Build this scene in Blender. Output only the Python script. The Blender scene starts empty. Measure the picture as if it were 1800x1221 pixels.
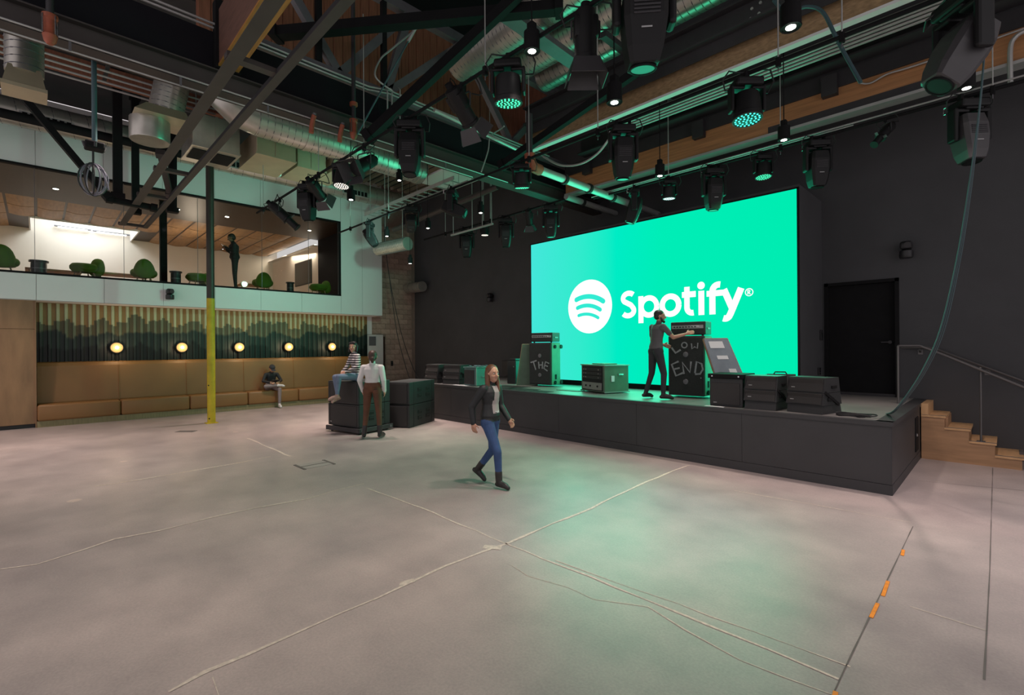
import bpy, bmesh, math, random
from mathutils import Vector, Matrix, Euler

scene = bpy.context.scene
col = scene.collection
R = math.radians

# ------------------------------------------------------------------ camera, world, exposure
CAM = Vector((0, 0, 1.85)); FPX = 851.43
_yaw, _pit, _rol = R(-45.5368), R(-0.0148), R(-0.3844)
_d = Vector((math.sin(_yaw)*math.cos(_pit), math.cos(_yaw)*math.cos(_pit), math.sin(_pit)))
_r0 = Vector((math.cos(_yaw), -math.sin(_yaw), 0)); _u0 = _r0.cross(_d)
_r = math.cos(_rol)*_r0 + math.sin(_rol)*_u0
_u = -math.sin(_rol)*_r0 + math.cos(_rol)*_u0
cam_data = bpy.data.cameras.new('camera'); cam = bpy.data.objects.new('camera', cam_data); col.objects.link(cam)
cam_data.sensor_width = 36.0; cam_data.lens = 36.0*FPX/1800.0; cam_data.clip_start = .05; cam_data.clip_end = 200
M = Matrix((_r, _u, -_d)).transposed().to_4x4(); M.translation = CAM
cam.matrix_world = M
scene.camera = cam

def at(x, y, axis, v):
    """surveying helper: the point of the place that the photo shows at (x, y), on the plane axis = v"""
    k = _d + _r*((x-900)/FPX) + _u*((610.5-y)/FPX)
    i = 'XYZ'.index(axis)
    return CAM + k*((v-CAM[i])/k[i])
def seen(p):
    q = Vector(p)-CAM; w = q.dot(_d)
    return (900+FPX*q.dot(_r)/w, 610.5-FPX*q.dot(_u)/w)
def along_x(px, Y, z):
    """X on the line (Y, z) that is seen in photo column px"""
    lo, hi = -30.0, 2.0
    for _ in range(60):
        m = (lo+hi)/2
        if (Vector((m, Y, z))-CAM).dot(_d) < .1 or seen((m, Y, z))[0] > px: hi = m
        else: lo = m
    return (lo+hi)/2

world = bpy.data.worlds.new('dim_hall_air'); scene.world = world; world.use_nodes = True
world.node_tree.nodes['Background'].inputs[0].default_value = (.83, .77, .79, 1)
world.node_tree.nodes['Background'].inputs[1].default_value = .82
scene.view_settings.view_transform = 'Standard'; scene.view_settings.look = 'None'
scene.view_settings.exposure = 0.0; scene.view_settings.gamma = 1.0
scene.view_settings.use_curve_mapping = False
cy = scene.cycles
cy.max_bounces = 6; cy.diffuse_bounces = 3; cy.glossy_bounces = 3; cy.transmission_bounces = 4; cy.transparent_max_bounces = 8
cy.sample_clamp_indirect = 3.0; cy.caustics_reflective = False; cy.caustics_refractive = False
cy.use_denoising = True; cy.blur_glossy = 1.0

def lamp(kind, name, loc, power, color=(1, 1, 1), size=.15, aim=None, angle=90, blend=.6, parent=None, sy=None):
    L = bpy.data.lights.new(name, kind); o = bpy.data.objects.new(name, L); col.objects.link(o)
    L.energy = power; L.color = color
    if kind == 'AREA':
        L.size = size
        if sy: L.shape = 'RECTANGLE'; L.size_y = sy
    else: L.shadow_soft_size = size
    if kind == 'SPOT': L.spot_size = R(angle); L.spot_blend = blend
    o.location = loc
    if aim is not None: o.rotation_euler = (Vector(aim)-Vector(loc)).to_track_quat('-Z', 'Y').to_euler()
    if parent: o.parent = parent; o.matrix_parent_inverse = parent_matrix(parent).inverted()
    return o
def parent_matrix(o):
    return Matrix.Translation(o.location) @ o.rotation_euler.to_matrix().to_4x4() @ Matrix.Diagonal((*o.scale, 1))
WARM = (1.0, .85, .74); PINK = (1.0, .80, .74)
# added spots without bodies, some within view, that brighten the hall floor
for (x, y, w, c) in [(-1.2, 1.8, 70, PINK), (-4.9, -.6, 430, PINK), (-8.2, .9, 230, PINK), (-11.6, .2, 800, PINK), (1.6, 6.2, 450, (.97, .87, .95)), (-13.6, 5.6, 800, PINK), (-14.6, -1.5, 600, PINK)]:
    lamp('SPOT', 'hall_fill_spot', (x, y, 5.0), w, c, .12, (x, y, 0), 92, 1.0)

# ------------------------------------------------------------------ mesh helpers
class MB:
    def __init__(s): s.v = []; s.f = []; s.m = []; s.cur = 0
    def add(s, vs, fs):
        n = len(s.v); s.v += [tuple(v) for v in vs]
        for f in fs: s.f.append(tuple(i+n for i in f)); s.m.append(s.cur)
        return s
    def box(s, c, d, rz=0.0, rot=None):
        hx, hy, hz = d[0]/2, d[1]/2, d[2]/2
        m = rot if rot is not None else Matrix.Rotation(rz, 3, 'Z')
        c = Vector(c)
        vs = [c + m @ Vector((a*hx, b*hy, e*hz)) for e in (-1, 1) for a, b in ((-1, -1), (1, -1), (1, 1), (-1, 1))]
        return s.add(vs, [(3, 2, 1, 0), (4, 5, 6, 7), (0, 1, 5, 4), (1, 2, 6, 5), (2, 3, 7, 6), (3, 0, 4, 7)])
    def span(s, a, b):
        a, b = Vector(a), Vector(b)
        return s.box((a+b)/2, [abs(b[i]-a[i]) for i in range(3)])
    def bbox(s, c, d, bev=.01, rz=0.0, rot=None, seg=2):
        bm = bmesh.new(); bmesh.ops.create_cube(bm, size=1)
        for v in bm.verts: v.co = Vector((v.co.x*d[0], v.co.y*d[1], v.co.z*d[2]))
        bmesh.ops.bevel(bm, geom=bm.edges[:], offset=min(bev, min(d)*.45), segments=seg, profile=.5, affect='EDGES')
        m = rot if rot is not None else Matrix.Rotation(rz, 3, 'Z')
        bm.verts.index_update()
        vs = [Vector(c) + m @ v.co for v in bm.verts]; fs = [[v.index for v in f.verts] for f in bm.faces]
        bm.free(); return s.add(vs, fs)
    @staticmethod
    def frame(ax):
        ax = Vector(ax).normalized(); t = Vector((0, 0, 1)) if abs(ax.z) < .9 else Vector((1, 0, 0))
        a = ax.cross(t).normalized(); return a, ax.cross(a).normalized(), ax
    def bar(s, p0, p1, w, h, up=(0, 0, 1)):
        p0, p1 = Vector(p0), Vector(p1); ax = (p1-p0).normalized(); up = Vector(up)
        if abs(ax.dot(up.normalized())) > .98: up = Vector((1, 0, 0)) if abs(ax.x) < .9 else Vector((0, 1, 0))
        a = ax.cross(up).normalized(); b = a.cross(ax).normalized()
        vs = [p + a*(i*w/2) + b*(j*h/2) for p in (p0, p1) for i, j in ((-1, -1), (1, -1), (1, 1), (-1, 1))]
        return s.add(vs, [(0, 1, 2, 3), (7, 6, 5, 4), (0, 4, 5, 1), (1, 5, 6, 2), (2, 6, 7, 3), (3, 7, 4, 0)])
    def cyl(s, p0, p1, r0, r1=None, n=16, caps=True):
        r1 = r0 if r1 is None else r1
        p0, p1 = Vector(p0), Vector(p1); a, b, _ = s.frame(p1-p0)
        vs = []
        for p, r in ((p0, r0), (p1, r1)):
            vs += [p + (a*math.cos(t)+b*math.sin(t))*r for t in [2*math.pi*k/n for k in range(n)]]
        fs = [(k, (k+1) % n, n+(k+1) % n, n+k) for k in range(n)]
        if caps: fs += [tuple(range(n-1, -1, -1)), tuple(range(n, 2*n))]
        return s.add(vs, fs)
    def tube(s, pts, r, n=6, closed=False):
        P = [Vector(p) for p in pts]; N = len(P); rings = []; pa = None
        for i, p in enumerate(P):
            if closed: t = P[(i+1) % N]-P[i-1]
            else: t = P[min(i+1, N-1)]-P[max(i-1, 0)]
            t.normalize()
            if pa is None: a, b, _ = s.frame(t)
            else:
                a = (pa - t*pa.dot(t)).normalized(); b = t.cross(a)
            pa = a; rr = r[i] if isinstance(r, (list, tuple)) else r
            rings.append([p + (a*math.cos(2*math.pi*k/n)+b*math.sin(2*math.pi*k/n))*rr for k in range(n)])
        vs = [v for q in rings for v in q]; fs = []
        for i in range(N if closed else N-1):
            j = (i+1) % N
            fs += [(i*n+k, i*n+(k+1) % n, j*n+(k+1) % n, j*n+k) for k in range(n)]
        if not closed: fs += [tuple(range(n-1, -1, -1)), tuple(range((N-1)*n, N*n))]
        return s.add(vs, fs)
    def lathe(s, prof, c=(0, 0, 0), axis=(0, 0, 1), n=20, sx=1.0):
        a, b, ax = s.frame(axis); c = Vector(c); vs = []
        for r, h in prof: vs += [c + ax*h + (a*math.cos(2*math.pi*k/n)*sx+b*math.sin(2*math.pi*k/n))*max(r, 1e-4) for k in range(n)]
        fs = []
        for i in range(len(prof)-1): fs += [(i*n+k, i*n+(k+1) % n, (i+1)*n+(k+1) % n, (i+1)*n+k) for k in range(n)]
        fs += [tuple(range(n-1, -1, -1)), tuple(range((len(prof)-1)*n, len(prof)*n))]
        return s.add(vs, fs)
    def ell(s, c, r, n=14, m=9, rot=None):
        c = Vector(c); rot = rot or Matrix.Identity(3); vs = [c + rot @ Vector((0, 0, r[2]))]
        for i in range(1, m):
            t = math.pi*i/m
            vs += [c + rot @ Vector((r[0]*math.sin(t)*math.cos(2*math.pi*k/n), r[1]*math.sin(t)*math.sin(2*math.pi*k/n), r[2]*math.cos(t))) for k in range(n)]
        vs.append(c - rot @ Vector((0, 0, r[2]))); L = len(vs)-1
        fs = [(0, 1+k, 1+(k+1) % n) for k in range(n)]
        for i in range(m-2): fs += [(1+i*n+k, 1+(i+1)*n+k, 1+(i+1)*n+(k+1) % n, 1+i*n+(k+1) % n) for k in range(n)]
        fs += [(L, 1+(m-2)*n+(k+1) % n, 1+(m-2)*n+k) for k in range(n)]
        return s.add(vs, fs)
    def prism(s, poly, p0, e1, e2, e3):
        """poly (a, b) in the plane e1, e2 at p0, extruded by the vector e3"""
        p0, e1, e2, e3 = Vector(p0), Vector(e1), Vector(e2), Vector(e3); n = len(poly)
        vs = [p0+e1*a+e2*b for a, b in poly]; vs += [v+e3 for v in vs]
        return s.add(vs, [tuple(range(n-1, -1, -1)), tuple(range(n, 2*n))] + [(k, (k+1) % n, n+(k+1) % n, n+k) for k in range(n)])
    def loft(s, rings):
        n = len(rings[0]); vs = [v for q in rings for v in q]; fs = []
        for i in range(len(rings)-1): fs += [(i*n+k, i*n+(k+1) % n, (i+1)*n+(k+1) % n, (i+1)*n+k) for k in range(n)]
        fs += [tuple(range(n-1, -1, -1)), tuple(range((len(rings)-1)*n, len(rings)*n))]
        return s.add(vs, fs)
    def mesh(s, name, mats, smooth=False):
        me = bpy.data.meshes.new(name); me.from_pydata(s.v, [], s.f)
        for m in (mats if isinstance(mats, (list, tuple)) else [mats]): me.materials.append(MT[m] if isinstance(m, str) else m)
        if len(me.materials) > 1: me.polygons.foreach_set('material_index', s.m)
        bm = bmesh.new(); bm.from_mesh(me); bmesh.ops.recalc_face_normals(bm, faces=bm.faces)
        if smooth:
            for f in bm.faces: f.smooth = True
            for e in bm.edges:
                if len(e.link_faces) == 2 and e.calc_face_angle(0) > R(38): e.smooth = False
        bm.to_mesh(me); bm.free(); me.update()
        return me
    def build(s, name, mats, parent=None, smooth=False, label=None):
        o = bpy.data.objects.new(name, s.mesh(name, mats, smooth)); col.objects.link(o)
        if parent is not None: o.parent = parent
        if label: o['label'] = label
        return o

def tag(o, label, cat, group=None, kind=None):
    o['label'] = label; o['category'] = cat
    if group: o['group'] = group
    if kind: o['kind'] = kind
    return o
def thing(name, label, cat, loc=(0, 0, 0), rz=0.0, group=None):
    o = bpy.data.objects.new(name, None); col.objects.link(o); o.empty_display_size = .1
    o.location = loc; o.rotation_euler = (0, 0, rz)
    return tag(o, label, cat, group)
def struct(name, mb, m, parent=None, smooth=False):
    o = mb.build(name, m, parent, smooth)
    if parent is None: o['kind'] = 'structure'
    return o
def share(name, mesh, parent, loc=(0, 0, 0), rz=0.0):
    o = bpy.data.objects.new(name, mesh); col.objects.link(o); o.parent = parent; o.location = loc; o.rotation_euler = (0, 0, rz); return o
def copy_tree(o, parent=None):
    c = o.copy(); col.objects.link(c); c.parent = parent
    for ch in list(o.children): copy_tree(ch, c)
    return c

# ------------------------------------------------------------------ materials
MT = {}
def mat(name, c, rough=.6, metal=0.0, var=.12, scale=6.0, bump=0.0, bscale=60.0, emit=None, estr=0.0, spec=.5, stretch=None):
    m = bpy.data.materials.new(name); m.use_nodes = True; nt = m.node_tree; b = nt.nodes['Principled BSDF']
    b.inputs['Roughness'].default_value = rough; b.inputs['Metallic'].default_value = metal
    b.inputs['Specular IOR Level'].default_value = spec
    b.inputs['Base Color'].default_value = (*c, 1)
    if emit is not None:
        b.inputs['Emission Color'].default_value = (*emit, 1); b.inputs['Emission Strength'].default_value = estr
    if var > 0 or bump > 0:
        tc = nt.nodes.new('ShaderNodeTexCoord'); vec = tc.outputs['Object']
        if stretch:
            mp = nt.nodes.new('ShaderNodeMapping'); mp.inputs['Scale'].default_value = stretch
            nt.links.new(vec, mp.inputs['Vector']); vec = mp.outputs['Vector']
    if var > 0:
        n = nt.nodes.new('ShaderNodeTexNoise'); n.inputs['Scale'].default_value = scale; n.inputs['Detail'].default_value = 5
        nt.links.new(vec, n.inputs['Vector'])
        r = nt.nodes.new('ShaderNodeValToRGB')
        r.color_ramp.elements[0].position = .3; r.color_ramp.elements[1].position = .7
        r.color_ramp.elements[0].color = (*[max(0, x*(1-var)) for x in c], 1)
        r.color_ramp.elements[1].color = (*[min(1, x*(1+var)) for x in c], 1)
        nt.links.new(n.outputs['Fac'], r.inputs['Fac']); nt.links.new(r.outputs['Color'], b.inputs['Base Color'])
    if bump > 0:
        n2 = nt.nodes.new('ShaderNodeTexNoise'); n2.inputs['Scale'].default_value = bscale; n2.inputs['Detail'].default_value = 3
        nt.links.new(vec, n2.inputs['Vector'])
        bp = nt.nodes.new('ShaderNodeBump'); bp.inputs['Strength'].default_value = bump; bp.inputs['Distance'].default_value = .01
        nt.links.new(n2.outputs['Fac'], bp.inputs['Height']); nt.links.new(bp.outputs['Normal'], b.inputs['Normal'])
    MT[name] = m; return m
def emitter(name, c, s):
    m = bpy.data.materials.new(name); m.use_nodes = True; nt = m.node_tree; nt.nodes.clear()
    e = nt.nodes.new('ShaderNodeEmission'); o = nt.nodes.new('ShaderNodeOutputMaterial')
    e.inputs[0].default_value = (*c, 1); e.inputs[1].default_value = s; nt.links.new(e.outputs[0], o.inputs[0]); MT[name] = m; return m

mat('black_paint', (.064, .065, .070), .75, var=.10, scale=1.3, bump=.15, bscale=40)
mat('stage_black', (.034, .035, .038), .55, var=.10, scale=2.0, bump=.08, bscale=80)
mat('stage_lino', (.19, .185, .18), .42, var=.18, scale=1.5)
mat('black_metal', (.011, .011, .012), .75, 0, var=.1, spec=.15)
mat('black_plastic', (.020, .020, .022), .42, var=.08)
mat('fixture_black', (.010, .010, .011), .5, var=.08, spec=.3)
mat('grey_fixture', (.055, .052, .056), .45, var=.08)
mat('lens_dark', (.010, .011, .012), .35, var=0, spec=.3)
mat('rubber', (.012, .012, .012), .8, var=0)
mat('steel_dark', (.034, .032, .036), .6, .0, var=.15, scale=3)
mat('steel_brown', (.055, .045, .043), .6, .0, var=.12, scale=3)
mat('steel_grey', (.16, .155, .17), .5, .4, var=.12, scale=3)
mat('black_drywall', (.011, .011, .014), .8, var=.12, scale=1.0, spec=.12)
mat('galvanized', (.56, .53, .48), .34, .75, var=.14, scale=3.0, bump=.1, bscale=14)
mat('duct_warm_lit', (.58, .48, .34), .45, .45, var=.10, scale=2.0)  # tan of the warm mezzanine light put into the sheet metal colour
mat('conduit', (.46, .46, .45), .38, .35, var=.06)
mat('chrome', (.62, .62, .62), .2, .95, var=0)
mat('copper_red', (.36, .095, .05), .55, .1, var=.2, scale=14)
mat('rust_red', (.28, .10, .06), .6, .0, var=.2, scale=14)
mat('white_panel', (.80, .82, .81), .40, var=.02, scale=1.0)
mat('white_paint', (.74, .73, .72), .6, var=.03, scale=1.0)
mat('door_white', (.60, .585, .575), .5, var=.03)
mat('brown_soffit', (.030, .015, .010), .45, var=.1)
mat('mezz_plaster', (.74, .66, .58), .7, var=.03, scale=1)
mat('maple_panel', (.40, .235, .125), .5, var=.16, scale=2.2, stretch=(1, 1, 7))
mat('maple_tread', (.62, .38, .19), .45, var=.12, scale=2.5, stretch=(6, 1, 1))
mat('oak_panel', (.27, .155, .078), .5, var=.2, scale=1.6, stretch=(3, 3, .8))
mat('plinth_wood', (.26, .21, .11), .55, var=.15, scale=4, stretch=(8, 8, 1))
mat('tan_leather', (.25, .122, .042), .48, var=.06, scale=2, bump=.06, bscale=180)
mat('tan_welt', (.26, .13, .045), .5, var=0)
mat('old_wood', (.26, .10, .055), .7, var=.25, scale=2.0, stretch=(10, 10, 1))
mat('beam_wood', (.46, .22, .09), .6, var=.25, scale=2.2, stretch=(.5, 8, 9))
mat('glulam_face', (.17, .085, .062), .6, var=.2, scale=3, stretch=(1, 8, 8))
mat('glulam_edge', (.42, .19, .045), .5, var=.2, scale=3, stretch=(1, 8, 8))
mat('osb', (.36, .24, .125), .7, var=.28, scale=11, stretch=(1, 3, 3))
mat('deck_metal', (.36, .30, .21), .5, .4, var=.1)
mat('brick_joint', (.30, .225, .18), .9, var=.1)
for i, k in enumerate((.88, 1.0, 1.12)): mat('brick_%d' % i, (.42*k, .31*k, .245*k), .85, var=.12, scale=9, bump=.2, bscale=50)
mat('cinder', (.040, .040, .042), .8, var=.1, scale=2)
mat('wood_ceiling', (.33, .19, .09), .5, var=.2, scale=2.5, stretch=(1, 6, 1))
mat('green_fabric', (.085, .17, .010), .85, var=.12, scale=8, bump=.1, bscale=120)
mat('grey_table', (.03, .03, .035), .4, var=0)
mat('tv_screen', (.045, .038, .034), .2, var=0)
mat('column_brown', (.040, .033, .025), .5, .2, var=.15, scale=3)
mat('column_yellow', (.56, .43, .015), .55, var=.18, scale=5, bump=.1, bscale=20)
mat('speaker_black', (.024, .025, .027), .55, var=.06, bump=.12, bscale=220)
mat('speaker_grille', (.030, .028, .028), .65, var=.10, scale=90, bump=.3, bscale=320)
mat('case_green_lit', (.10, .16, .11), .55, var=.12)  # green stage light put into the colour
mat('case_grey', (.20, .24, .28), .5, var=.1)
mat('case_teal_lit', (.09, .17, .165), .5, var=.1)  # teal stage light put into the case colour
mat('raw_ply', (.40, .26, .16), .6, var=.15, scale=8)
mat('grille_cloth', (.022, .024, .024), .8, var=.2, scale=40, bump=.2, bscale=200)
mat('tape_white', (.72, .74, .76), .6, var=0)
mat('spray_white', (.30, .31, .33), .9, var=.35, scale=60)
mat('amp_silver', (.34, .34, .34), .4, .6, var=.1)
mat('cable_black', (.015, .015, .017), .6, var=0)
mat('cable_teal', (.05, .10, .115), .5, var=0)
mat('cable_grey', (.16, .16, .20), .5, var=0)
mat('orange_tape', (.80, .26, .02), .6, var=.15, scale=20)
mat('floor_crack', (.60, .52, .44), .85, var=.2, scale=30)
mat('floor_cut', (.13, .115, .105), .8, var=.1)
mat('floor_patch', (.33, .30, .285), .5, var=.12, scale=4)
mat('rail_steel', (.13, .125, .125), .4, .5, var=0)
mat('skin', (.52, .28, .19), .55, var=.05, scale=10)
mat('skin_warm', (.46, .25, .16), .55, var=.05, scale=10)
mat('skin_dark', (.26, .13, .075), .55, var=.05, scale=10)
mat('eye_white', (.6, .6, .58), .3, var=0); mat('lip', (.36, .12, .10), .5, var=0)
mat('hair_auburn', (.11, .040, .018), .5, var=.3, scale=20, stretch=(3, 3, .6))
mat('hair_black', (.010, .008, .008), .45, var=.3, scale=20)
mat('hair_brown', (.055, .027, .018), .5, var=.3, scale=20)
mat('hair_dark', (.018, .013, .010), .5, var=.2, scale=20)
mat('jacket_black', (.014, .016, .018), .6, var=.15, bump=.1, bscale=30)
mat('tshirt_grey', (.36, .31, .31), .8, var=.06)
mat('jeans_blue', (.035, .075, .19), .8, var=.22, scale=7)
mat('jeans_light', (.15, .20, .29), .8, var=.15, scale=7)
mat('boot_dark', (.022, .018, .018), .4, var=.1)
mat('blouse_white', (.72, .71, .70), .65, var=.04, bump=.15, bscale=12)
mat('trousers_rust', (.115, .045, .022), .7, var=.25, scale=5)
mat('loafer_tan', (.42, .27, .22), .5, var=.1)
mat('hoodie_black', (.016, .017, .022), .7, var=.1)
mat('trousers_grey', (.22, .18, .185), .75, var=.1)
mat('sneaker_white', (.62, .61, .60), .5, var=0)
mat('cap_dark', (.022, .024, .033), .7, var=0)
mat('tee_dark', (.11, .11, .115), .75, var=.1)
mat('trousers_dark', (.026, .027, .034), .7, var=.12)
mat('dark_clothes', (.030, .028, .028), .8, var=.1)
emitter('bulb_white', (1, .95, .88), 14); emitter('bulb_warm', (1, .80, .52), 9); emitter('tube_white', (1, .97, .95), 5)
emitter('cove_white', (1, .88, .76), 3.2)
emitter('led_green', (.08, 1, .50), 1.6); emitter('led_cyan', (.08, 1, .80), 1.6); emitter('led_white', (.75, .95, 1), 2.2); emitter('led_warm', (1, .93, .8), 2.2)
mat('sconce_glass', (.5, .34, .14), .4, var=0, emit=(1, .62, .24), estr=.35)
emitter('led_wave', (.03, .80, .62), 1.05)
emitter('lens_green', (.04, .55, .30), .7)

def mat_floor():
    m = mat('concrete', (.45, .40, .375), .42, var=0); nt = m.node_tree; b = nt.nodes['Principled BSDF']
    tc = nt.nodes.new('ShaderNodeTexCoord')
    def noise(s, d, rough=.55, vec=None):
        n = nt.nodes.new('ShaderNodeTexNoise'); n.inputs['Scale'].default_value = s; n.inputs['Detail'].default_value = d; n.inputs['Roughness'].default_value = rough
        nt.links.new(vec or tc.outputs['Object'], n.inputs['Vector']); return n.outputs['Fac']
    def ramp(f, stops):
        r = nt.nodes.new('ShaderNodeValToRGB')
        while len(r.color_ramp.elements) < len(stops): r.color_ramp.elements.new(.5)
        for e, (p, c) in zip(r.color_ramp.elements, stops): e.position = p; e.color = (*c, 1)
        nt.links.new(f, r.inputs['Fac']); return r.outputs['Color']
    def mix(a, bb, f, mode='MULTIPLY'):
        x = nt.nodes.new('ShaderNodeMix'); x.data_type = 'RGBA'; x.blend_type = mode
        if isinstance(f, float): x.inputs[0].default_value = f
        else: nt.links.new(f, x.inputs[0])
        nt.links.new(a, x.inputs[6]); nt.links.new(bb, x.inputs[7]); return x.outputs[2]
    c = ramp(noise(.28, 3), [(.30, (.285, .25, .25)), (.5, (.40, .345, .33)), (.66, (.50, .42, .395))])
    c = mix(c, ramp(noise(2.2, 6, .65), [(.3, (.80, .80, .81)), (.7, (1.1, 1.09, 1.08))]), .8)
    c = mix(c, ramp(noise(60, 3), [(.3, (.86, .86, .86)), (.72, (1.12, 1.11, 1.1))]), .7)
    v = nt.nodes.new('ShaderNodeTexVoronoi'); v.inputs['Scale'].default_value = .75; nt.links.new(tc.outputs['Object'], v.inputs['Vector'])
    c = mix(c, ramp(v.outputs['Distance'], [(.045, (1.35, 1.3, 1.2)), (.06, (1, 1, 1))]), 1.0)
    nt.links.new(c, b.inputs['Base Color'])
    rr = nt.nodes.new('ShaderNodeMapRange'); nt.links.new(noise(1.1, 4), rr.inputs[0]); rr.inputs[3].default_value = .30; rr.inputs[4].default_value = .50
    nt.links.new(rr.outputs[0], b.inputs['Roughness'])
    bp = nt.nodes.new('ShaderNodeBump'); bp.inputs['Strength'].default_value = .08; bp.inputs['Distance'].default_value = .006
    nt.links.new(noise(35, 4), bp.inputs['Height']); nt.links.new(bp.outputs['Normal'], b.inputs['Normal'])
mat_floor()

def mat_mural(name, top, dk=1.0):
    """painted mural: pale upper part, dark tree-line silhouettes below, printed over the battens, darks lifted on the slats for reflections"""
    m = mat(name, top, .42, var=0, spec=.35); nt = m.node_tree; b = nt.nodes['Principled BSDF']
    g = nt.nodes.new('ShaderNodeNewGeometry'); sx = nt.nodes.new('ShaderNodeSeparateXYZ'); nt.links.new(g.outputs['Position'], sx.inputs[0])
    def nz(scale, detail, off):
        cx = nt.nodes.new('ShaderNodeCombineXYZ'); sn = nt.nodes.new('ShaderNodeMath'); sn.operation = 'SNAP'; sn.inputs[1].default_value = .0775; nt.links.new(sx.outputs['Y'], sn.inputs[0]); nt.links.new(sn.outputs[0], cx.inputs[0]); cx.inputs[1].default_value = off
        zz = nt.nodes.new('ShaderNodeMath'); zz.operation = 'MULTIPLY'; zz.inputs[1].default_value = .10; nt.links.new(sx.outputs['Z'], zz.inputs[0]); nt.links.new(zz.outputs[0], cx.inputs[2])
        n = nt.nodes.new('ShaderNodeTexNoise'); n.inputs['Scale'].default_value = scale; n.inputs['Detail'].default_value = detail; nt.links.new(cx.outputs[0], n.inputs['Vector']); return n.outputs['Fac']
    def edge(base, amp, f, soft):
        a = nt.nodes.new('ShaderNodeMath'); a.operation = 'MULTIPLY_ADD'; nt.links.new(f, a.inputs[0]); a.inputs[1].default_value = amp; a.inputs[2].default_value = base
        d = nt.nodes.new('ShaderNodeMath'); d.operation = 'SUBTRACT'; nt.links.new(a.outputs[0], d.inputs[0]); nt.links.new(sx.outputs['Z'], d.inputs[1])
        r = nt.nodes.new('ShaderNodeMapRange'); nt.links.new(d.outputs[0], r.inputs[0]); r.inputs[1].default_value = 0; r.inputs[2].default_value = soft; return r.outputs[0]
    def mx(a, bcol, f):
        x = nt.nodes.new('ShaderNodeMix'); x.data_type = 'RGBA'; nt.links.new(f, x.inputs[0])
        if isinstance(a, tuple): x.inputs[6].default_value = (*a, 1)
        else: nt.links.new(a, x.inputs[6])
        x.inputs[7].default_value = (*bcol, 1); return x.outputs[2]
    c = mx(top, tuple(t*.30+k for t, k in zip(top, (.005, .02, .015))), edge(1.95, 1.35, nz(2.6, 12, 3.0), .02))
    c = mx(c, (.012*dk, .020*dk, .018*dk), edge(1.80, 1.10, nz(1.6, 14, 11.0), .06))
    c = mx(c, (.003*dk, .005*dk, .005*dk), edge(1.45, .95, nz(3.2, 14, 21.0), .05))
    nt.links.new(c, b.inputs['Base Color'])
mat_mural('mural_slat_lit', (.42, .45, .29), 2.0); mat_mural('mural_back', (.27, .155, .055))  # slats sage and paler: green reflections put into their colour

def mat_stripe():
    m = mat('striped_knit', (.6, .6, .6), .8, var=0); nt = m.node_tree; b = nt.nodes['Principled BSDF']
    tc = nt.nodes.new('ShaderNodeTexCoord'); w = nt.nodes.new('ShaderNodeTexWave'); w.bands_direction = 'Z'; w.inputs['Scale'].default_value = 6.2
    nt.links.new(tc.outputs['Object'], w.inputs['Vector'])
    r = nt.nodes.new('ShaderNodeValToRGB'); r.color_ramp.interpolation = 'CONSTANT'; r.color_ramp.elements[0].color = (.022, .018, .024, 1); r.color_ramp.elements[1].position = .5; r.color_ramp.elements[1].color = (.68, .63, .62, 1)
    nt.links.new(w.outputs['Fac'], r.inputs['Fac']); nt.links.new(r.outputs['Color'], b.inputs['Base Color'])
mat_stripe()

def mat_screen():
    """the LED wall's picture: green, a paler cyan glow on its left part, brighter towards the middle"""
    m = bpy.data.materials.new('led_picture'); m.use_nodes = True; nt = m.node_tree; nt.nodes.clear()
    tc = nt.nodes.new('ShaderNodeTexCoord'); sx = nt.nodes.new('ShaderNodeSeparateXYZ'); nt.links.new(tc.outputs['Generated'], sx.inputs[0])
    r = nt.nodes.new('ShaderNodeValToRGB'); E = r.color_ramp.elements
    E[0].position = 0.0; E[0].color = (.055, .76, .67, 1); E[1].position = 1.0; E[1].color = (0.0, .80, .42, 1)
    for p, c in ((.25, (.03, .79, .58)), (.42, (0.0, .80, .53)), (.6, (0.0, .81, .45))):
        e = E.new(p); e.color = (*c, 1)
    nt.links.new(sx.outputs['X'], r.inputs['Fac'])
    e = nt.nodes.new('ShaderNodeEmission'); e.inputs[1].default_value = SCREEN; o = nt.nodes.new('ShaderNodeOutputMaterial')
    nt.links.new(r.outputs['Color'], e.inputs[0]); nt.links.new(e.outputs[0], o.inputs[0]); MT['led_picture'] = m
SCREEN = 1.05
mat_screen(); emitter('screen_white', (1, 1, 1), 1.1)

def mat_glass():
    m = bpy.data.materials.new('window_glass'); m.use_nodes = True; nt = m.node_tree; nt.nodes.clear()
    t = nt.nodes.new('ShaderNodeBsdfTransparent'); t.inputs[0].default_value = (.93, .95, .93, 1)
    g = nt.nodes.new('ShaderNodeBsdfGlossy'); g.inputs['Roughness'].default_value = .01
    f = nt.nodes.new('ShaderNodeFresnel'); f.inputs[0].default_value = 1.22
    mx = nt.nodes.new('ShaderNodeMixShader'); o = nt.nodes.new('ShaderNodeOutputMaterial')
    nt.links.new(f.outputs[0], mx.inputs[0]); nt.links.new(t.outputs[0], mx.inputs[1]); nt.links.new(g.outputs[0], mx.inputs[2]); nt.links.new(mx.outputs[0], o.inputs[0])
    MT['window_glass'] = m
mat_glass()
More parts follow.
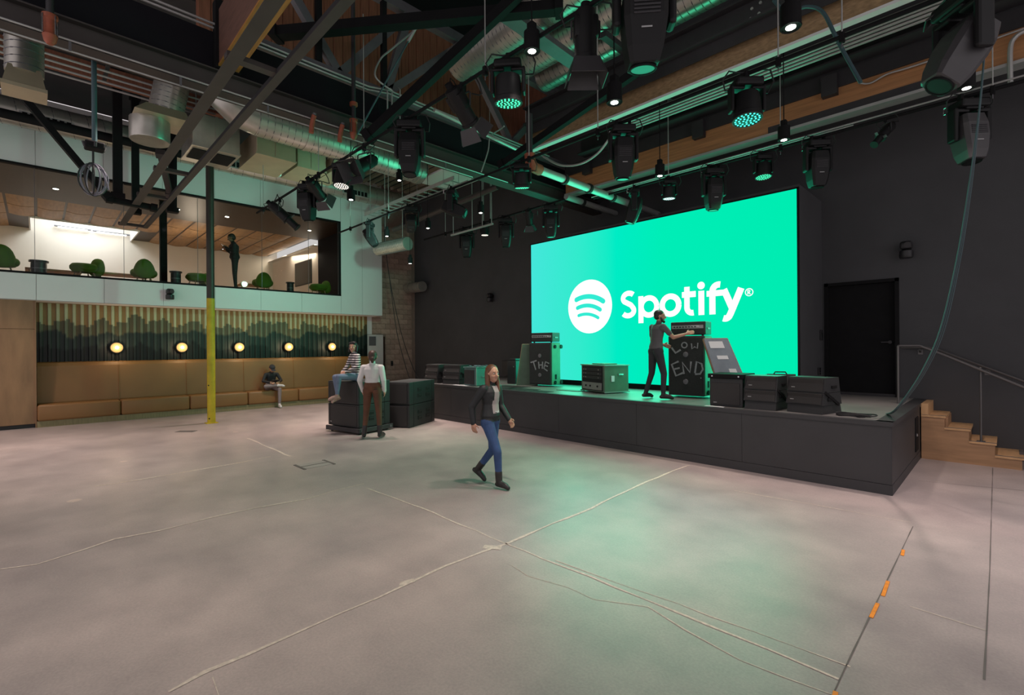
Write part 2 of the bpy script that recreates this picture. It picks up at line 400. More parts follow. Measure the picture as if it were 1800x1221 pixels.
# ================================================================== the setting
random.seed(7)
ZS = .90          # stage floor
YB = 11.10        # black back wall
floor = struct('floor', MB().span((-17.2, -5, -.12), (5, YB+.1, 0)), 'concrete')
def ribbon(pts, w, jit, z=.0025):
    P = [at(x, y, 'Z', 0) for x, y in pts]; Q = []
    for a, b in zip(P, P[1:]):
        n = max(1, int((b-a).length/.22))
        Q += [a.lerp(b, k/n) for k in range(n)]
    Q.append(P[-1]); L = []
    for i, p in enumerate(Q):
        t = (Q[min(i+1, len(Q)-1)]-Q[max(i-1, 0)]).normalized(); s = Vector((-t.y, t.x, 0))
        c = p + s*random.uniform(-jit, jit); h = w*random.uniform(.6, 1.9)/2
        L.append((c-s*h, c+s*h))
    mb = MB(); vs = [Vector((v.x, v.y, z)) for q in L for v in q]
    mb.add(vs, [(2*i, 2*i+2, 2*i+3, 2*i+1) for i in range(len(L)-1)])
    return mb
for pts, w in [
    ([(0, 1000), (65, 992), (150, 965), (200, 947), (280, 932), (380, 907), (450, 892), (540, 877), (590, 862), (640, 850)], .022),
    ([(295, 1215), (360, 1180), (500, 1122), (600, 1077), (715, 1027), (780, 995), (890, 955), (1040, 892), (1140, 845), (1210, 817)], .022),
    ([(645, 857), (740, 892), (810, 922), (890, 955), (995, 997), (1130, 1052), (1245, 1100), (1350, 1140), (1475, 1192)], .014),
    ([(900, 992), (930, 1012), (1000, 1032), (1045, 1052), (1140, 1065), (1205, 1105), (1300, 1160), (1465, 1221)], .008),
    ([(975, 985), (1090, 1025), (1250, 1082), (1495, 1172)], .007),
    ([(165, 855), (250, 842), (400, 817), (475, 802)], .03), ([(435, 770), (510, 802)], .025),
    ([(1290, 862), (1460, 892), (1600, 918)], .008), ([(1600, 1065), (1735, 1110)], .006), ([(375, 1190), (388, 1221)], .006)]:
    ribbon(pts, w, .012).build('crack', 'floor_crack', floor)
for pts in ([(1745, 822), (1740, 1000), (1730, 1195)], [(1605, 925), (1485, 1175), (1460, 1230)], [(1614, 845), (1800, 862)]):
    ribbon(pts, .006, .0).build('saw_cut', 'floor_cut', floor)
for pts in ([(848, 963), (880, 966), (882, 960), (852, 957)], [(700, 1030), (730, 1022), (726, 1016), (705, 1022)]):
    P = [at(x, y, 'Z', .003) for x, y in pts]; MB().add(P, [(0, 1, 2, 3)]).build('filler_patch', 'floor_crack', floor)

# ---- back wall with a recessed black door, built round its opening
DX0, DX1, DZ1 = -2.50, -1.34, 3.06
mb = MB()
mb.span((-17.2, YB, 0), (DX0, YB+.25, 9.6)); mb.span((DX1, YB, 0), (5, YB+.25, 9.6)); mb.span((DX0, YB, DZ1), (DX1, YB+.25, 9.6)); mb.span((DX0, YB, 0), (DX1, YB+.25, ZS))
wall_back = struct('wall_back', mb, 'black_paint')
d = struct('door_1', MB().span((DX0, YB+.10, ZS), (DX1, YB+.15, DZ1)), 'black_metal')
MB().span((DX0, YB-.015, ZS), (DX0+.06, YB+.1, DZ1)).span((DX1-.06, YB-.015, ZS), (DX1, YB+.1, DZ1)).span((DX0, YB-.015, DZ1-.06), (DX1, YB+.1, DZ1)).build('door_frame', 'black_metal', d)
MB().span((DX0+.06, YB+.02, ZS), (DX1-.06, YB+.1, ZS+.05)).build('threshold', 'steel_dark', d)
MB().cyl((DX1-.14, YB+.04, ZS+1.0), (DX1-.14, YB+.1, ZS+1.0), .03).bar((DX1-.14, YB+.045, ZS+1.0), (DX1-.27, YB+.045, ZS+1.0), .02, .02).build('door_handle', 'steel_dark', d)
# wall devices
def plate(name, label, p, w, h, m='black_plastic', n=1):
    t = thing(name, label, 'wall plate', p)
    MB().bbox((0, -.012, 0), (w, .024, h), .006).build('cover', m, t)
    for i in range(n): MB().box((0, -.028, (i-(n-1)/2)*.05), (w*.4, .012, .03)).build('socket', 'black_metal', t)
    return t
plate('switch_plate', 'small black switch plate on the side of the screen wall', (-2.535, 10.95, 2.05), .10, .2, n=2).rotation_euler = (0, 0, R(90))
plate('outlet_plate', 'black outlet plate low on the side of the screen wall', (-2.535, 10.8, 1.35), .12, .14, n=3).rotation_euler = (0, 0, R(90))
plate('speaker_plate', 'dark grey square panel on black wall left of the amp stack', at(893, 647, 'Y', YB), .55, .50, 'stage_black', 0)

# ---- LED wall: a built-out box with the picture on its front
led = struct('wall_screen', MB().span((-9.06, 9.63, ZS), (-2.54, YB, 4.70)), 'black_paint')
scr = thing('video_wall', 'large glowing green video wall with white logo and lettering behind the stage', 'screen', (-9.016, 9.6, 1.02))
SW, SH = 6.44, 3.60
MB().span((0, 0, 0), (SW, .03, SH)).build('picture', 'led_picture', scr)
MB().span((-.03, .005, -.11), (SW+.03, .05, 0)).build('base_strip', 'black_metal', scr)
MB().span((-.035, .005, -.11), (0, .05, SH+.03)).span((SW, .005, -.11), (SW+.035, .05, SH+.03)).span((-.03, .005, SH), (SW+.03, .05, SH+.03)).build('frame', 'black_metal', scr)
lamp('AREA', 'video_wall_glow', (-5.8, 9.585, 2.82), 215, (.05, 1, .52), 6.3, (-5.8, 0, 2.82), sy=3.5)
def L2(x, z): return (x+9.016, z-1.02)
def flat(mb, poly, y=-.006, t=.004):
    mb.prism(poly, (0, y, 0), (1, 0, 0), (0, 0, 1), (0, t, 0)); return mb
def stroke(pts, w):
    """outline quads of a thick line through pts"""
    L = []
    for i, p in enumerate(pts):
        a = Vector(pts[max(i-1, 0)]); b = Vector(pts[min(i+1, len(pts)-1)]); t = (b-a).normalized(); s = Vector((-t.y, t.x))*(w/2)
        L.append((Vector(p)-s, Vector(p)+s))
    return [[L[i][0], L[i+1][0], L[i+1][1], L[i][1]] for i in range(len(L)-1)]
def arc(cx, cz, r, a0, a1, n=20, sx=1.0):
    return [(cx+r*sx*math.cos(R(a0+(a1-a0)*k/n)), cz+r*math.sin(R(a0+(a1-a0)*k/n))) for k in range(n+1)]
def glyph(name, strokes, polys=(), y=-.006, m='screen_white'):
    mb = MB()
    for pts, w in strokes:
        for q in stroke([L2(*p) for p in pts], w): flat(mb, q, y)
    for p in polys: flat(mb, [L2(*q) for q in p], y)
    return mb.build(name, m, scr)
CX, CZ, CR = -7.085, 2.83, .652
glyph('emblem_disc', [], [arc(CX, CZ, CR, 0, 360, 48)[:-1]])
def quad_arc(p0, p1, p2, n=16):
    # circle through three points, sampled
    (x1, y1), (x2, y2), (x3, y3) = p0, p1, p2
    dd = 2*(x1*(y2-y3)+x2*(y3-y1)+x3*(y1-y2))
    ux = ((x1*x1+y1*y1)*(y2-y3)+(x2*x2+y2*y2)*(y3-y1)+(x3*x3+y3*y3)*(y1-y2))/dd
    uy = ((x1*x1+y1*y1)*(x3-x2)+(x2*x2+y2*y2)*(x1-x3)+(x3*x3+y3*y3)*(x2-x1))/dd
    r = math.hypot(x1-ux, y1-uy); a0 = math.degrees(math.atan2(y1-uy, x1-ux)); a2 = math.degrees(math.atan2(y3-uy, x3-ux))
    return arc(ux, uy, r, a0, a2, n)
for p0, p1, p2, w in [((-7.475, 3.02), (-7.03, 3.068), (-6.675, 2.93), .118), ((-7.44, 2.815), (-7.05, 2.848), (-6.765, 2.735), .098), ((-7.405, 2.625), (-7.09, 2.642), (-6.825, 2.545), .078)]:
    A = quad_arc(p0, p1, p2)
    glyph('emblem_wave', [(A, w)], [arc(*A[0], w/2, 0, 360, 14)[:-1], arc(*A[-1], w/2, 0, 360, 14)[:-1]], y=-.012, m='led_wave')
W = .122
S = arc(-5.985, 2.945, .115, 40, 215, 14, 1.30) + [(-5.93, 2.79)] + arc(-6.005, 2.665, .115, 35, -145, 14, 1.32)
glyph('letter', [(S, .118)])
glyph('letter', [([(-5.677, 2.968), (-5.677, 2.370)], W), (arc(-5.478, 2.727, .188, 0, 360, 30), .118)])
glyph('letter', [(arc(-4.975, 2.722, .188, 0, 360, 32), .122)])
glyph('letter', [([(-4.607, 3.075), (-4.607, 2.66)] + arc(-4.495, 2.645, .112, 180, 285, 8), .116), ([(-4.715, 2.915), (-4.42, 2.915)], .12)])
glyph('letter', [([(-4.304, 2.968), (-4.304, 2.478)], .12)], [arc(-4.308, 3.074, .077, 0, 360, 20)[:-1]])
glyph('letter', [([(-4.08, 2.478), (-4.08, 2.95)] + arc(-3.955, 2.94, .122, 180, 75, 8), .122), ([(-4.195, 2.895), (-3.87, 2.895)], .115)])
glyph('letter', [([(-3.853, 2.955), (-3.678, 2.535)], .125), ([(-3.527, 2.955), (-3.735, 2.46)] + arc(-3.83, 2.475, .09, -15, -115, 7), .125)])
glyph('registered_mark', [(arc(-3.383, 2.86, .068, 0, 360, 20), .016), ([(-3.405, 2.82), (-3.405, 2.90)], .018), (arc(-3.388, 2.88, .02, 90, -90, 6), .014), ([(-3.405, 2.90), (-3.388, 2.90)], .014), ([(-3.405, 2.86), (-3.388, 2.86)], .014), ([(-3.39, 2.86), (-3.362, 2.82)], .016)])

# ---- stage
SX0, SX1, SY0 = -11.6, -.98, 7.47
stage = struct('stage', MB().span((SX0, SY0+.02, 0), (SX1-.02, YB, ZS-.02)), 'stage_black')
n = 6
for i in range(n):
    a, b = SX0+(SX1-SX0)*i/n, SX0+(SX1-SX0)*(i+1)/n
    MB().span((a+.002, SY0, .13), (b-.002, SY0+.03, ZS-.055)).build('front_panel', 'stage_black', stage)
    MB().span((a, SY0-.004, 0), (b, SY0+.02, .125)).build('baseboard', 'stage_black', stage)
MB().span((SX1-.03, SY0+.004, .13), (SX1, YB-.85, ZS-.055)).build('side_panel', 'stage_black', stage)
MB().span((SX1-.02, SY0, 0), (SX1+.004, YB-.85, .125)).build('baseboard', 'stage_black', stage)
MB().span((SX0, SY0-.012, ZS-.055), (SX1+.012, SY0+.10, ZS+.002)).build('edge_trim', 'stage_black', stage)
MB().span((SX1-.16, SY0, ZS-.055), (SX1+.012, YB-.02, ZS+.002)).build('edge_trim', 'stage_black', stage)
for i in range(4):
    for j in range(2):
        a, b = SX0+(SX1-.16-SX0)*i/4, SX0+(SX1-.16-SX0)*(i+1)/4; y0, y1 = (SY0+.10, 9.3) if j == 0 else (9.3, YB)
        MB().span((a+.002, y0+.002, ZS-.03), (b-.002, y1-.002, ZS)).build('floor_sheet', 'stage_lino', stage)
mb = MB().span((SX1-.002, 9.62, .20), (SX1+.012, 9.95, .72)); mb.build('vent', 'black_metal', stage)
mb = MB(); mb.span((SX1+.012, 9.66, .44), (SX1+.03, 9.69, .48)); mb.build('vent_latch', 'chrome', stage)
for (x0, y0, x1, y1) in [(-8.75, 7.75, -7.95, 8.35), (-8.1, 7.62, -7.3, 7.98), (-7.3, 7.60, -6.75, 7.80)]:   # open floor pockets
    MB().span((x0, y0, ZS-.005), (x1, y1, ZS+.003)).build('floor_pocket', 'rubber', stage)
    MB().span((x0-.03, y0-.03, ZS), (x1+.03, y0, ZS+.008)).span((x0-.03, y1, ZS), (x1+.03, y1+.03, ZS+.008)).span((x0-.03, y0, ZS), (x0, y1, ZS+.008)).span((x1, y0, ZS), (x1+.03, y1, ZS+.008)).build('pocket_frame', 'steel_dark', stage)

# ---- stair at the stage's right end
stair = struct('stair', MB().span((SX1+.012, 10.36, 0), (SX1+.33, YB-.01, .69)), 'maple_panel')
for k in range(4):
    x0 = SX1+.012+.283*k; x1 = x0+.283; z1 = .178*(4-k)
    if k: MB().span((x0, 10.36, 0), (x1, YB-.01, z1-.03)).build('step_body', 'maple_panel', stair)
    MB().span((x0-.0, 10.27, z1-.03), (x1+.02, YB-.01, z1)).build('tread', 'maple_tread', stair)
    MB().span((x0, 10.272, z1+.0005), (x1+.02, 10.31, z1+.004)).build('nosing_strip', 'floor_cut', stair)
    MB().span((x0, 10.28, 0), (x1, 10.37, z1-.03)).build('side_board', 'maple_panel', stair)
MB().span((SX1+.012, 10.28, .712), (SX1+.10, YB-.01, .89)).build('riser', 'maple_tread', stair)
MB().span((.14, YB-.5, .179), (.19, YB-.05, .182)).build('tread_mark', 'floor_cut', stair)

# ---- ceiling deck, high and dark
struct('ceiling', MB().span((-17.2, -5, 9.6), (5, YB+.3, 9.75)), 'black_drywall')

# ---- left side: oak panels, mezzanine front, mural wall, brick
XF = -16.25   # plane of the mezzanine front
lw = struct('wall_left', MB().span((-17.35, -5, 0), (-17.0, 8.9, 3.25)), 'mezz_plaster')
for i in range(3):
    y1 = -.03-i*1.5; y0 = y1-1.494
    for z0, z1 in ((.10, 2.36), (2.368, 3.05)): MB().span((-17.0, y0, z0), (-16.30, y1, z1)).build('oak_panel', 'oak_panel', lw)
MB().span((-17.0, -4.6, 0), (-16.37, -.03, .10)).build('toe_kick', 'steel_dark', lw)
MB().span((-17.0, -.03, 0), (-16.28, -.005, 3.05)).build('panel_return', 'oak_panel', lw)
MB().span((-17.0, -.005, 1.45), (-16.90, 8.92, 3.06)).build('mural_board', 'mural_back', lw)
bat = MB().prism([(0, 0), (.035, .014), (.035, .062), (0, .076)], (0, 0, 0), (1, 0, 0), (0, 1, 0), (0, 0, 1.52)).mesh('batten', 'mural_slat_lit')
nb = int(8.85/.155)
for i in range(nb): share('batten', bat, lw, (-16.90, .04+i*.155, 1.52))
ceil_u = struct('trim_1', MB().span((-17.2, -5, 3.05), (XF-.02, 9.17, 3.10)), 'white_paint')        # soffit under the mezzanine
# brick beyond the mezzanine
wb = struct('wall_brick', MB().span((-17.35, 8.92, 0), (-17.0, YB, 9.6)), 'brick_joint')
bl = [MB().bbox((0, 0, 0), (.03, .392, .190), .006, seg=1).mesh('brick', 'brick_%d' % i) for i in range(3)]
bh = [MB().bbox((0, 0, 0), (.03, .192, .190), .006, seg=1).mesh('brick', 'brick_%d' % i) for i in range(3)]
for k in range(33):
    z = .1+k*.2; y = 9.14
    off = k % 2
    if off: share('brick', random.choice(bh), wb, (-16.995, y+.1, z)); y += .2
    while y+.4 <= YB+.01:
        if not (z < 2.4 and y < 9.5): share('brick', random.choice(bl), wb, (-16.995, y+.2, z))
        y += .4
    if y+.2 <= YB+.01: share('brick', random.choice(bh), wb, (-16.995, y+.1, z))
MB().span((-17.0, 8.92, 2.38), (-16.95, 9.14, 3.06)).build('door_head', 'white_paint', wb)
dr = struct('door_2', MB().span((-16.98, 8.94, 0), (-16.92, 9.60, 2.37)), 'door_white')
MB().span((-16.915, 9.0, 1.95), (-16.90, 9.28, 2.30)).build('closer_arm_box', 'steel_grey', dr)
MB().span((-16.98, 9.60, 0), (-16.90, 9.67, 2.30)).build('door_frame', 'brown_soffit', dr)
plate('light_switch', 'small black switch on the brick wall beside the white door', (-16.97, 10.0, 1.25), .10, .2, n=1).rotation_euler = (0, 0, R(90))

# mezzanine front panels
GZ0, GZ1, GY1 = 3.70, 6.26, 7.58
mf = struct('wall_mezzanine', MB().span((XF-.25, -5, 3.07), (XF-.03, 9.17, GZ0-.02)).span((XF-.25, -5, GZ1+.02), (XF-.03, 9.17, 7.9)).span((XF-.25, GY1+.02, GZ0-.03), (XF-.03, 9.17, GZ1+.03)), 'white_paint')
ys = [-4.6, -3.4, -2.2, -1.0, .0, 1.25, 2.5, 3.75, 5.0, 6.25, 7.6, 8.4, 9.17]
for a, b in zip(ys, ys[1:]):
    if b <= 7.61:
        MB().span((XF-.03, a+.004, 3.065), (XF, b-.004, GZ0)).build('panel', 'white_panel', mf)
        MB().span((XF-.03, a+.004, GZ1), (XF, b-.004, 7.9)).build('panel', 'white_panel', mf)
    else: MB().span((XF-.03, a+.004, 3.065), (XF, b-.004, 7.9)).build('panel', 'white_panel', mf)
MB().span((XF-.25, 9.165, 3.065), (XF, 9.19, 7.9)).build('end_panel', 'white_panel', mf)
MB().span((XF-.26, -5, 3.055), (XF-.005, 9.17, 3.068)).build('bottom_edge', 'tshirt_grey', mf)
# the long window
gw = struct('window_1', MB().span((XF-.12, -5, GZ0-.02), (XF+.01, GY1+.02, GZ0+.03)), 'black_metal')
MB().span((XF-.12, -5, GZ1-.03), (XF+.01, GY1+.02, GZ1+.02)).build('window_head', 'black_metal', gw)
MB().span((XF-.12, GY1-.05, GZ0), (XF+.01, GY1+.02, GZ1)).build('window_jamb', 'black_metal', gw)
gy = [-4.6, -2.2, -.02, 1.66, 3.33, 5.05, 6.5, GY1-.05]
for a, b in zip(gy, gy[1:]):
    MB().span((XF-.062, a+.005, GZ0+.03), (XF-.05, b-.005, GZ1-.03)).build('pane', 'window_glass', gw)
    MB().span((XF-.063, b-.005, GZ0+.03), (XF-.049, b+.005, GZ1-.03)).build('glazing_joint', 'steel_grey', gw)
# room behind the glass
MZ = 3.66; XR = -24.9
struct('floor_mezzanine', MB().span((XR, -5, MZ-.25), (XF-.13, 8.3, MZ)), 'raw_ply')
struct('wall_mezzanine_back', MB().span((XR-.2, -5, MZ), (XR, 8.4, 7.4)), 'mezz_plaster')
wt = struct('wall_mezzanine_end', MB().span((XR, 8.2, MZ), (-19.6, 8.35, 6.05)), 'mezz_plaster')
struct('wall_mezzanine_dark', MB().span((-19.6, 8.2, MZ), (XF-.13, 8.35, 6.3)), 'black_drywall')
struct('wall_mezzanine_left', MB().span((XR, -5.2, MZ), (XF-.13, -5, 7.4)), 'mezz_plaster')
struct('ceiling_mezzanine', MB().span((-19.55, -5, 6.25), (XF-.12, 8.3, 6.45)), 'brown_soffit')
cw = struct('ceiling_wood', MB().span((-22.6, -5, 6.32), (-19.55, 8.0, 6.45)).span((XR, -5, 6.32), (-22.6, -.15, 6.45)).span((XR, 2.75, 6.32), (-22.6, 8.0, 6.45)), 'brown_soffit')
for i in range(19):
    y0 = -4.6+i*.66
    for x0, x1 in ((-21.05, -19.60), (-22.56, -21.10), (-24.85, -22.62)):
        if x1 < -22.6 and y0+.62 > -.15 and y0 < 2.75: continue
        N = 5; P = []
        for k in range(N+1):
            t = k/N; P.append((y0+.02+.60*t, 6.31-.045*math.sin(math.pi*t)))
        P += [(y0+.62, 6.33), (y0+.02, 6.33)]
        MB().prism(P, (x0, 0, 0), (0, 1, 0), (0, 0, 1), (x1-x0, 0, 0)).build('ceiling_panel', 'wood_ceiling', cw, smooth=False)
struct('trim_2', MB().span((-22.62, -.17, 6.25), (-22.58, 2.77, 7.4)).span((XR, -.17, 6.25), (-22.6, -.13, 7.4)).span((XR, 2.73, 6.25), (-22.6, 2.77, 7.4)).span((XR, -.17, 7.4), (-22.58, 2.77, 7.45)), 'white_paint')  # light well
MB().span((XR+.02, 8.0, 6.02), (-19.6, 8.19, 6.05)).build('light_shelf', 'white_paint', wt)
MB().span((XR+.02, 8.10, 6.06), (-19.65, 8.16, 6.09)).build('light_strip', 'cove_white', wt)
# ================================================================== overhead steel and timber
XG = -7.9
g = thing('steel_girder', 'long dark steel channel girder running under the black bulkhead to the back wall', 'girder', (XG, 0, 5.5))
MB().span((-.14, -5, 0), (.14, YB, .025)).build('bottom_flange', 'steel_brown', g)
MB().span((-.012, -5, .025), (.012, YB, .30)).build('web', 'steel_brown', g)
MB().span((-.10, -5, .30), (.10, YB, .32)).build('top_flange', 'steel_brown', g)
MB().cyl((.16, -5, .02), (.16, 7.5, .02), .012, n=8).build('edge_conduit', 'conduit', g)
MB().cyl((.14, -5, -.10), (.14, 6.5, -.10), .011, n=8).build('edge_conduit', 'conduit', g)
for y in (.3, 1.4, 2.5, 3.6, 4.7, 5.8): MB().box((.15, y, -.04), (.018, .025, .13)).build('conduit_strap', 'steel_grey', g)
bh_ = thing('black_bulkhead', 'black painted bulkhead panelling above the long steel girder', 'bulkhead', (XG, 0, 5.82))
for a, b in ((-5, -1.2), (-1.2, 1.82), (2.12, 4.4), (4.4, 6.9), (6.9, 9.0), (9.0, YB)):
    MB().span((-.06, a+.003, 0), (.0, b-.003, .56)).build('panel', 'black_drywall', bh_)
for k, (dx, dz) in enumerate(((.03, .60), (.03, .66), (.08, .63))):
    t = tag(MB().tube([(XG+dx, -5, 5.82+dz), (XG+dx, 4.2, 5.82+dz), (XG+dx, 4.6, 5.90+dz), (XG+dx, 9.0, 5.90+dz)], .017, 8).build('electrical_conduit', 'conduit', smooth=True),
            ['lowest grey conduit on top of the black bulkhead', 'middle grey conduit on top of the black bulkhead', 'outermost grey conduit on top of the black bulkhead'][k], 'conduit', 'conduits along the bulkhead top')
gl = thing('glulam_beam', 'laminated timber beam with orange underside above the double rail', 'beam', (0, 1.98, 5.85))
MB().span((XG+.02, -.12, .03), (3, .12, .80)).build('timber', 'glulam_face', gl)
MB().span((XG+.02, -.13, 0), (3, .13, .03)).build('bottom_lamination', 'glulam_edge', gl)
MB().span((XG-.03, -.16, -.02), (XG+.14, .16, .95)).build('hanger_plate', 'black_metal', gl)
# double rail under the girder
for k, (y, w) in enumerate(((1.58, .14), (2.06, .10))):
    r = thing('steel_rail', ['wide brown steel rail crossing the hall, nearer of the pair', 'narrow dark slotted steel rail crossing the hall, farther of the pair'][k], 'rail', (0, y, 5.05), 0, 'pair of overhead rails')
    MB().span((-15.9, -w/2, 0), (3, w/2, .012)).build('flange', 'steel_brown', r)
    MB().span((-15.9, w/2-.012, .012), (3, w/2, .15)).build('web', 'steel_brown' if k == 0 else 'steel_dark', r)
    if k: MB().span((-15.9, -w/2, .012), (3, -w/2+.012, .06)).build('lip', 'steel_dark', r)
for k, X in enumerate((-15.85, -12.6, -10.6, -6.0, -3.2)):
    tag(MB().span((X-.06, 1.5, 5.062), (X+.06, 2.11, 5.12)).build('cross_tie', 'steel_brown'), ['short steel tie at the far free end of the double rail', 'steel tie between the rails before the lit window', 'steel tie between the rails over the yellow column', 'steel tie between the rails near the timber beam', 'steel tie between the rails at the top edge'][k], 'steel tie', 'ties of the double rail')
def member(name, label, cat, p0, p1, w, h, m, ends=True, group=None):
    t = thing(name, label, cat, (0, 0, 0), 0, group); p0, p1 = Vector(p0), Vector(p1)
    MB().bar(p0, p1, w, h).build('bar', m, t)
    if ends:
        ax = (p1-p0).normalized()
        for p, s in ((p0, 1), (p1, -1)): MB().bar(p-ax*.02*s, p+ax*.10*s, w*1.5, h*1.25).build('end_plate', m, t)
    return t
member('hanger_post', 'black steel post hanging left of the far rail end', 'post', (-13.5, 1.275, 7.9), (-13.5, 1.275, 5.15), .16, .16, 'black_metal')
member('hanger_post', 'black steel post dropping to the far end of the double rail', 'post', (-14.5, 1.70, 7.9), (-14.5, 1.70, 5.1), .14, .14, 'black_metal')
member('hanger_post', 'black steel post behind the double rail before the pale mezzanine front', 'post', (-15.0, at(304, 330, 'X', -15.0).y, 7.9), tuple(at(303, 372, 'X', -15.0)), .17, .17, 'black_metal')
member('diagonal_brace', 'long black diagonal brace in the upper left before the pale mezzanine front', 'brace', (-13.5, -.25, 6.95), (-13.5, 1.12, 5.12), .15, .12, 'black_metal')
member('diagonal_brace', 'short black level brace at the far end of the double rail', 'brace', (-13.5, 1.10, 5.10), (-13.5, 1.95, 5.06), .12, .12, 'black_metal')
member('diagonal_brace', 'short brown diagonal brace dropping to the slotted rail', 'brace', (-11.4, 1.72, 5.65), (-12.4, 2.04, 5.12), .10, .10, 'steel_brown')
member('cross_beam', 'dark round-edged steel beam crossing high over the hall', 'beam', (-8.2, 2.74, 6.9), (-4.6, 5.6, 6.9), .18, .15, 'black_metal')
member('diagonal_brace', 'thick black diagonal brace reaching down to the nearest lighting pipe', 'brace', (-4.55, 5.25, 7.3), (-7.28, 3.86, 5.28), .12, .15, 'black_metal')
member('diagonal_brace', 'black diagonal brace reaching down to the red pipe elbow', 'brace', (-4.0, 7.15, 6.48), (-7.06, 6.65, 5.48), .11, .13, 'black_metal')
# clerestory truss standing on the bulkhead, wood boards behind
cl = struct('wall_clerestory', MB().span((-9.8, 2.0, 6.9), (-9.72, YB, 9.6)), 'old_wood')
bd = [MB().bbox((0, 0, 0), (.06, .192, 2.68), .008, seg=1).mesh('board', 'old_wood') for i in range(1)]
for i in range(45): share('board', bd[0], cl, (-9.70+random.uniform(-.006, .006), 2.1+i*.2, 8.25))
tr = thing('roof_truss', 'grey steel roof truss on the bulkhead in front of old wood boards', 'truss', (-7.95, 0, 6.42))
MB().span((-.08, 1.9, 0), (.08, YB, .14)).build('bottom_chord', 'steel_grey', tr)
MB().span((-.08, 1.9, 1.75), (.08, YB, 1.93)).build('top_chord', 'steel_grey', tr)
for a, za, b, zb in ((2.4, 1.8, 3.7, .1), (3.7, .1, 5.1, 1.8), (5.1, 1.8, 4.6, .1), (4.6, .1, 6.4, 1.8), (6.4, 1.8, 7.8, .1), (7.8, .1, 9.4, 1.8)):
    MB().bar((0, a, za), (0, b, zb), .12, .14).build('web_member', 'steel_grey', tr)
for y in (3.35, 4.55, 6.4): MB().bar((.02, y, .1), (.02, y, 1.8), .09, .09).build('post', 'black_metal', tr)
# beams along the stage
ob = thing('osb_beam', 'strand board faced beam above the stage front with pale bottom edge', 'beam', (0, 7.8, 6.19))
MB().span((-7.4, 0, .02), (4, .08, .44)).build('board', 'osb', ob)
MB().span((-7.4, -.03, -.02), (4, .09, .02)).build('bottom_edge', 'white_panel', ob)
sb = thing('steel_beam', 'deep dark steel beam with bolts behind the near moving head', 'beam', (0, 7.66, 6.46))
MB().span((-7.3, 0, 0), (4, .02, .54)).build('web', 'steel_dark', sb)
MB().span((-7.3, -.12, .20), (4, -.0, .23)).build('bottom_flange', 'steel_dark', sb)
MB().span((-7.3, -.12, .54), (4, .12, .57)).build('top_flange', 'steel_dark', sb)
for X in (-4.6, -2.65, -.6):
    for a, b in ((0, .28), (.12, .30), (.02, .42), (.14, .45)): MB().cyl((X+a, -.02, b), (X+a, 0, b), .022, n=8).build('bolt', 'conduit', sb)
wbm = thing('timber_ledger', 'old brown timber beam along the top of the back wall', 'beam', (0, 9.36, 5.57))
MB().span((-7.6, 0, .05), (4, .18, .48)).build('timber', 'beam_wood', wbm)
MB().span((-7.6, -.06, 0), (4, .18, .045)).build('steel_ledge', 'conduit', wbm)
MB().span((-7.6, -.03, .48), (4, .18, .74)).build('top_plate', 'steel_dark', wbm)
MB().span((-2.95, -.03, .045), (-.75, 0, .17)).build('splice_plate', 'steel_dark', wbm)
for X in (-4.2, -2.0, -6.9): MB().span((X-.11, -.12, .36), (X+.11, .02, .69)).build('joist_hanger', 'steel_dark', wbm)
wc = thing('steel_beam', 'dark steel beam between the strand board and the old timber', 'beam', (0, 9.2, 6.35))
MB().span((-7.0, -.15, 0), (4, .15, .03)).span((-7.0, -.012, .03), (4, .012, .45)).build('section', 'steel_dark', wc)
for i, dy in enumerate((0, .13, .26, .39, .52)):
    tag(MB().cyl((-5.35, 8.28+dy, 6.30+.012*i), (4, 8.28+dy, 6.30+.012*i), .024, n=8).build('electrical_conduit', 'conduit', smooth=True),
        '%s grey conduit of the bundle above the stage' % ('nearest', 'second nearest', 'middle', 'second farthest', 'farthest')[i], 'conduit', 'conduit bundle above the stage')
for k, X in enumerate((-4.3, -2.5, -.7)):
    tag(MB().span((X-.03, 8.22, 6.385), (X+.03, 8.88, 6.42)).span((X-.012, 8.38, 6.41), (X+.012, 8.41, 7.4)).build('conduit_strap', 'steel_dark'),
        'dark hanger strap over the conduit bundle, %s one' % ('leftmost', 'middle', 'rightmost')[k], 'strap', 'straps of the conduit bundle')
# ducts
def spiral(mb, p0, p1, r, step=.09, n=24):
    """straight duct shell with its helical lock seam"""
    p0, p1 = Vector(p0), Vector(p1); L = (p1-p0).length; a, b, ax = MB.frame(p1-p0); k = max(2, int(L/.5))
    mb.loft([[p0+(p1-p0)*(i/k)+(a*math.cos(2*math.pi*j/n)+b*math.sin(2*math.pi*j/n))*r for j in range(n)] for i in range(k+1)])
    m = int(L/step*14)
    SEAM.tube([p0+ax*(L*i/m)+(a*math.cos(2*math.pi*i/14)+b*math.sin(2*math.pi*i/14))*r for i in range(m+1)], .008, 4)
    return mb
SEAM = MB()
def duct(label, p0, p1, r, m='galvanized', step=.12, bands=()):
    t = thing('round_duct', label, 'duct', (0, 0, 0)); p0, p1 = Vector(p0), Vector(p1)
    SEAM.__init__(); spiral(MB(), p0, p1, r, step).build('duct_shell', m, t, smooth=True); SEAM.build('lock_seam', 'steel_grey', t)
    for f in bands:
        c = p0.lerp(p1, f); ax = (p1-p0).normalized(); MB().cyl(c-ax*.04, c+ax*.04, r*1.04, n=22).build('coupling', m, t, smooth=True)
    return t
t = duct('long round duct running along the top of the pale mezzanine front', (-15.45, -4.8, 7.17), (-15.45, 9.6, 7.17), .30, step=.30, bands=(.2, .4, .62, .8))
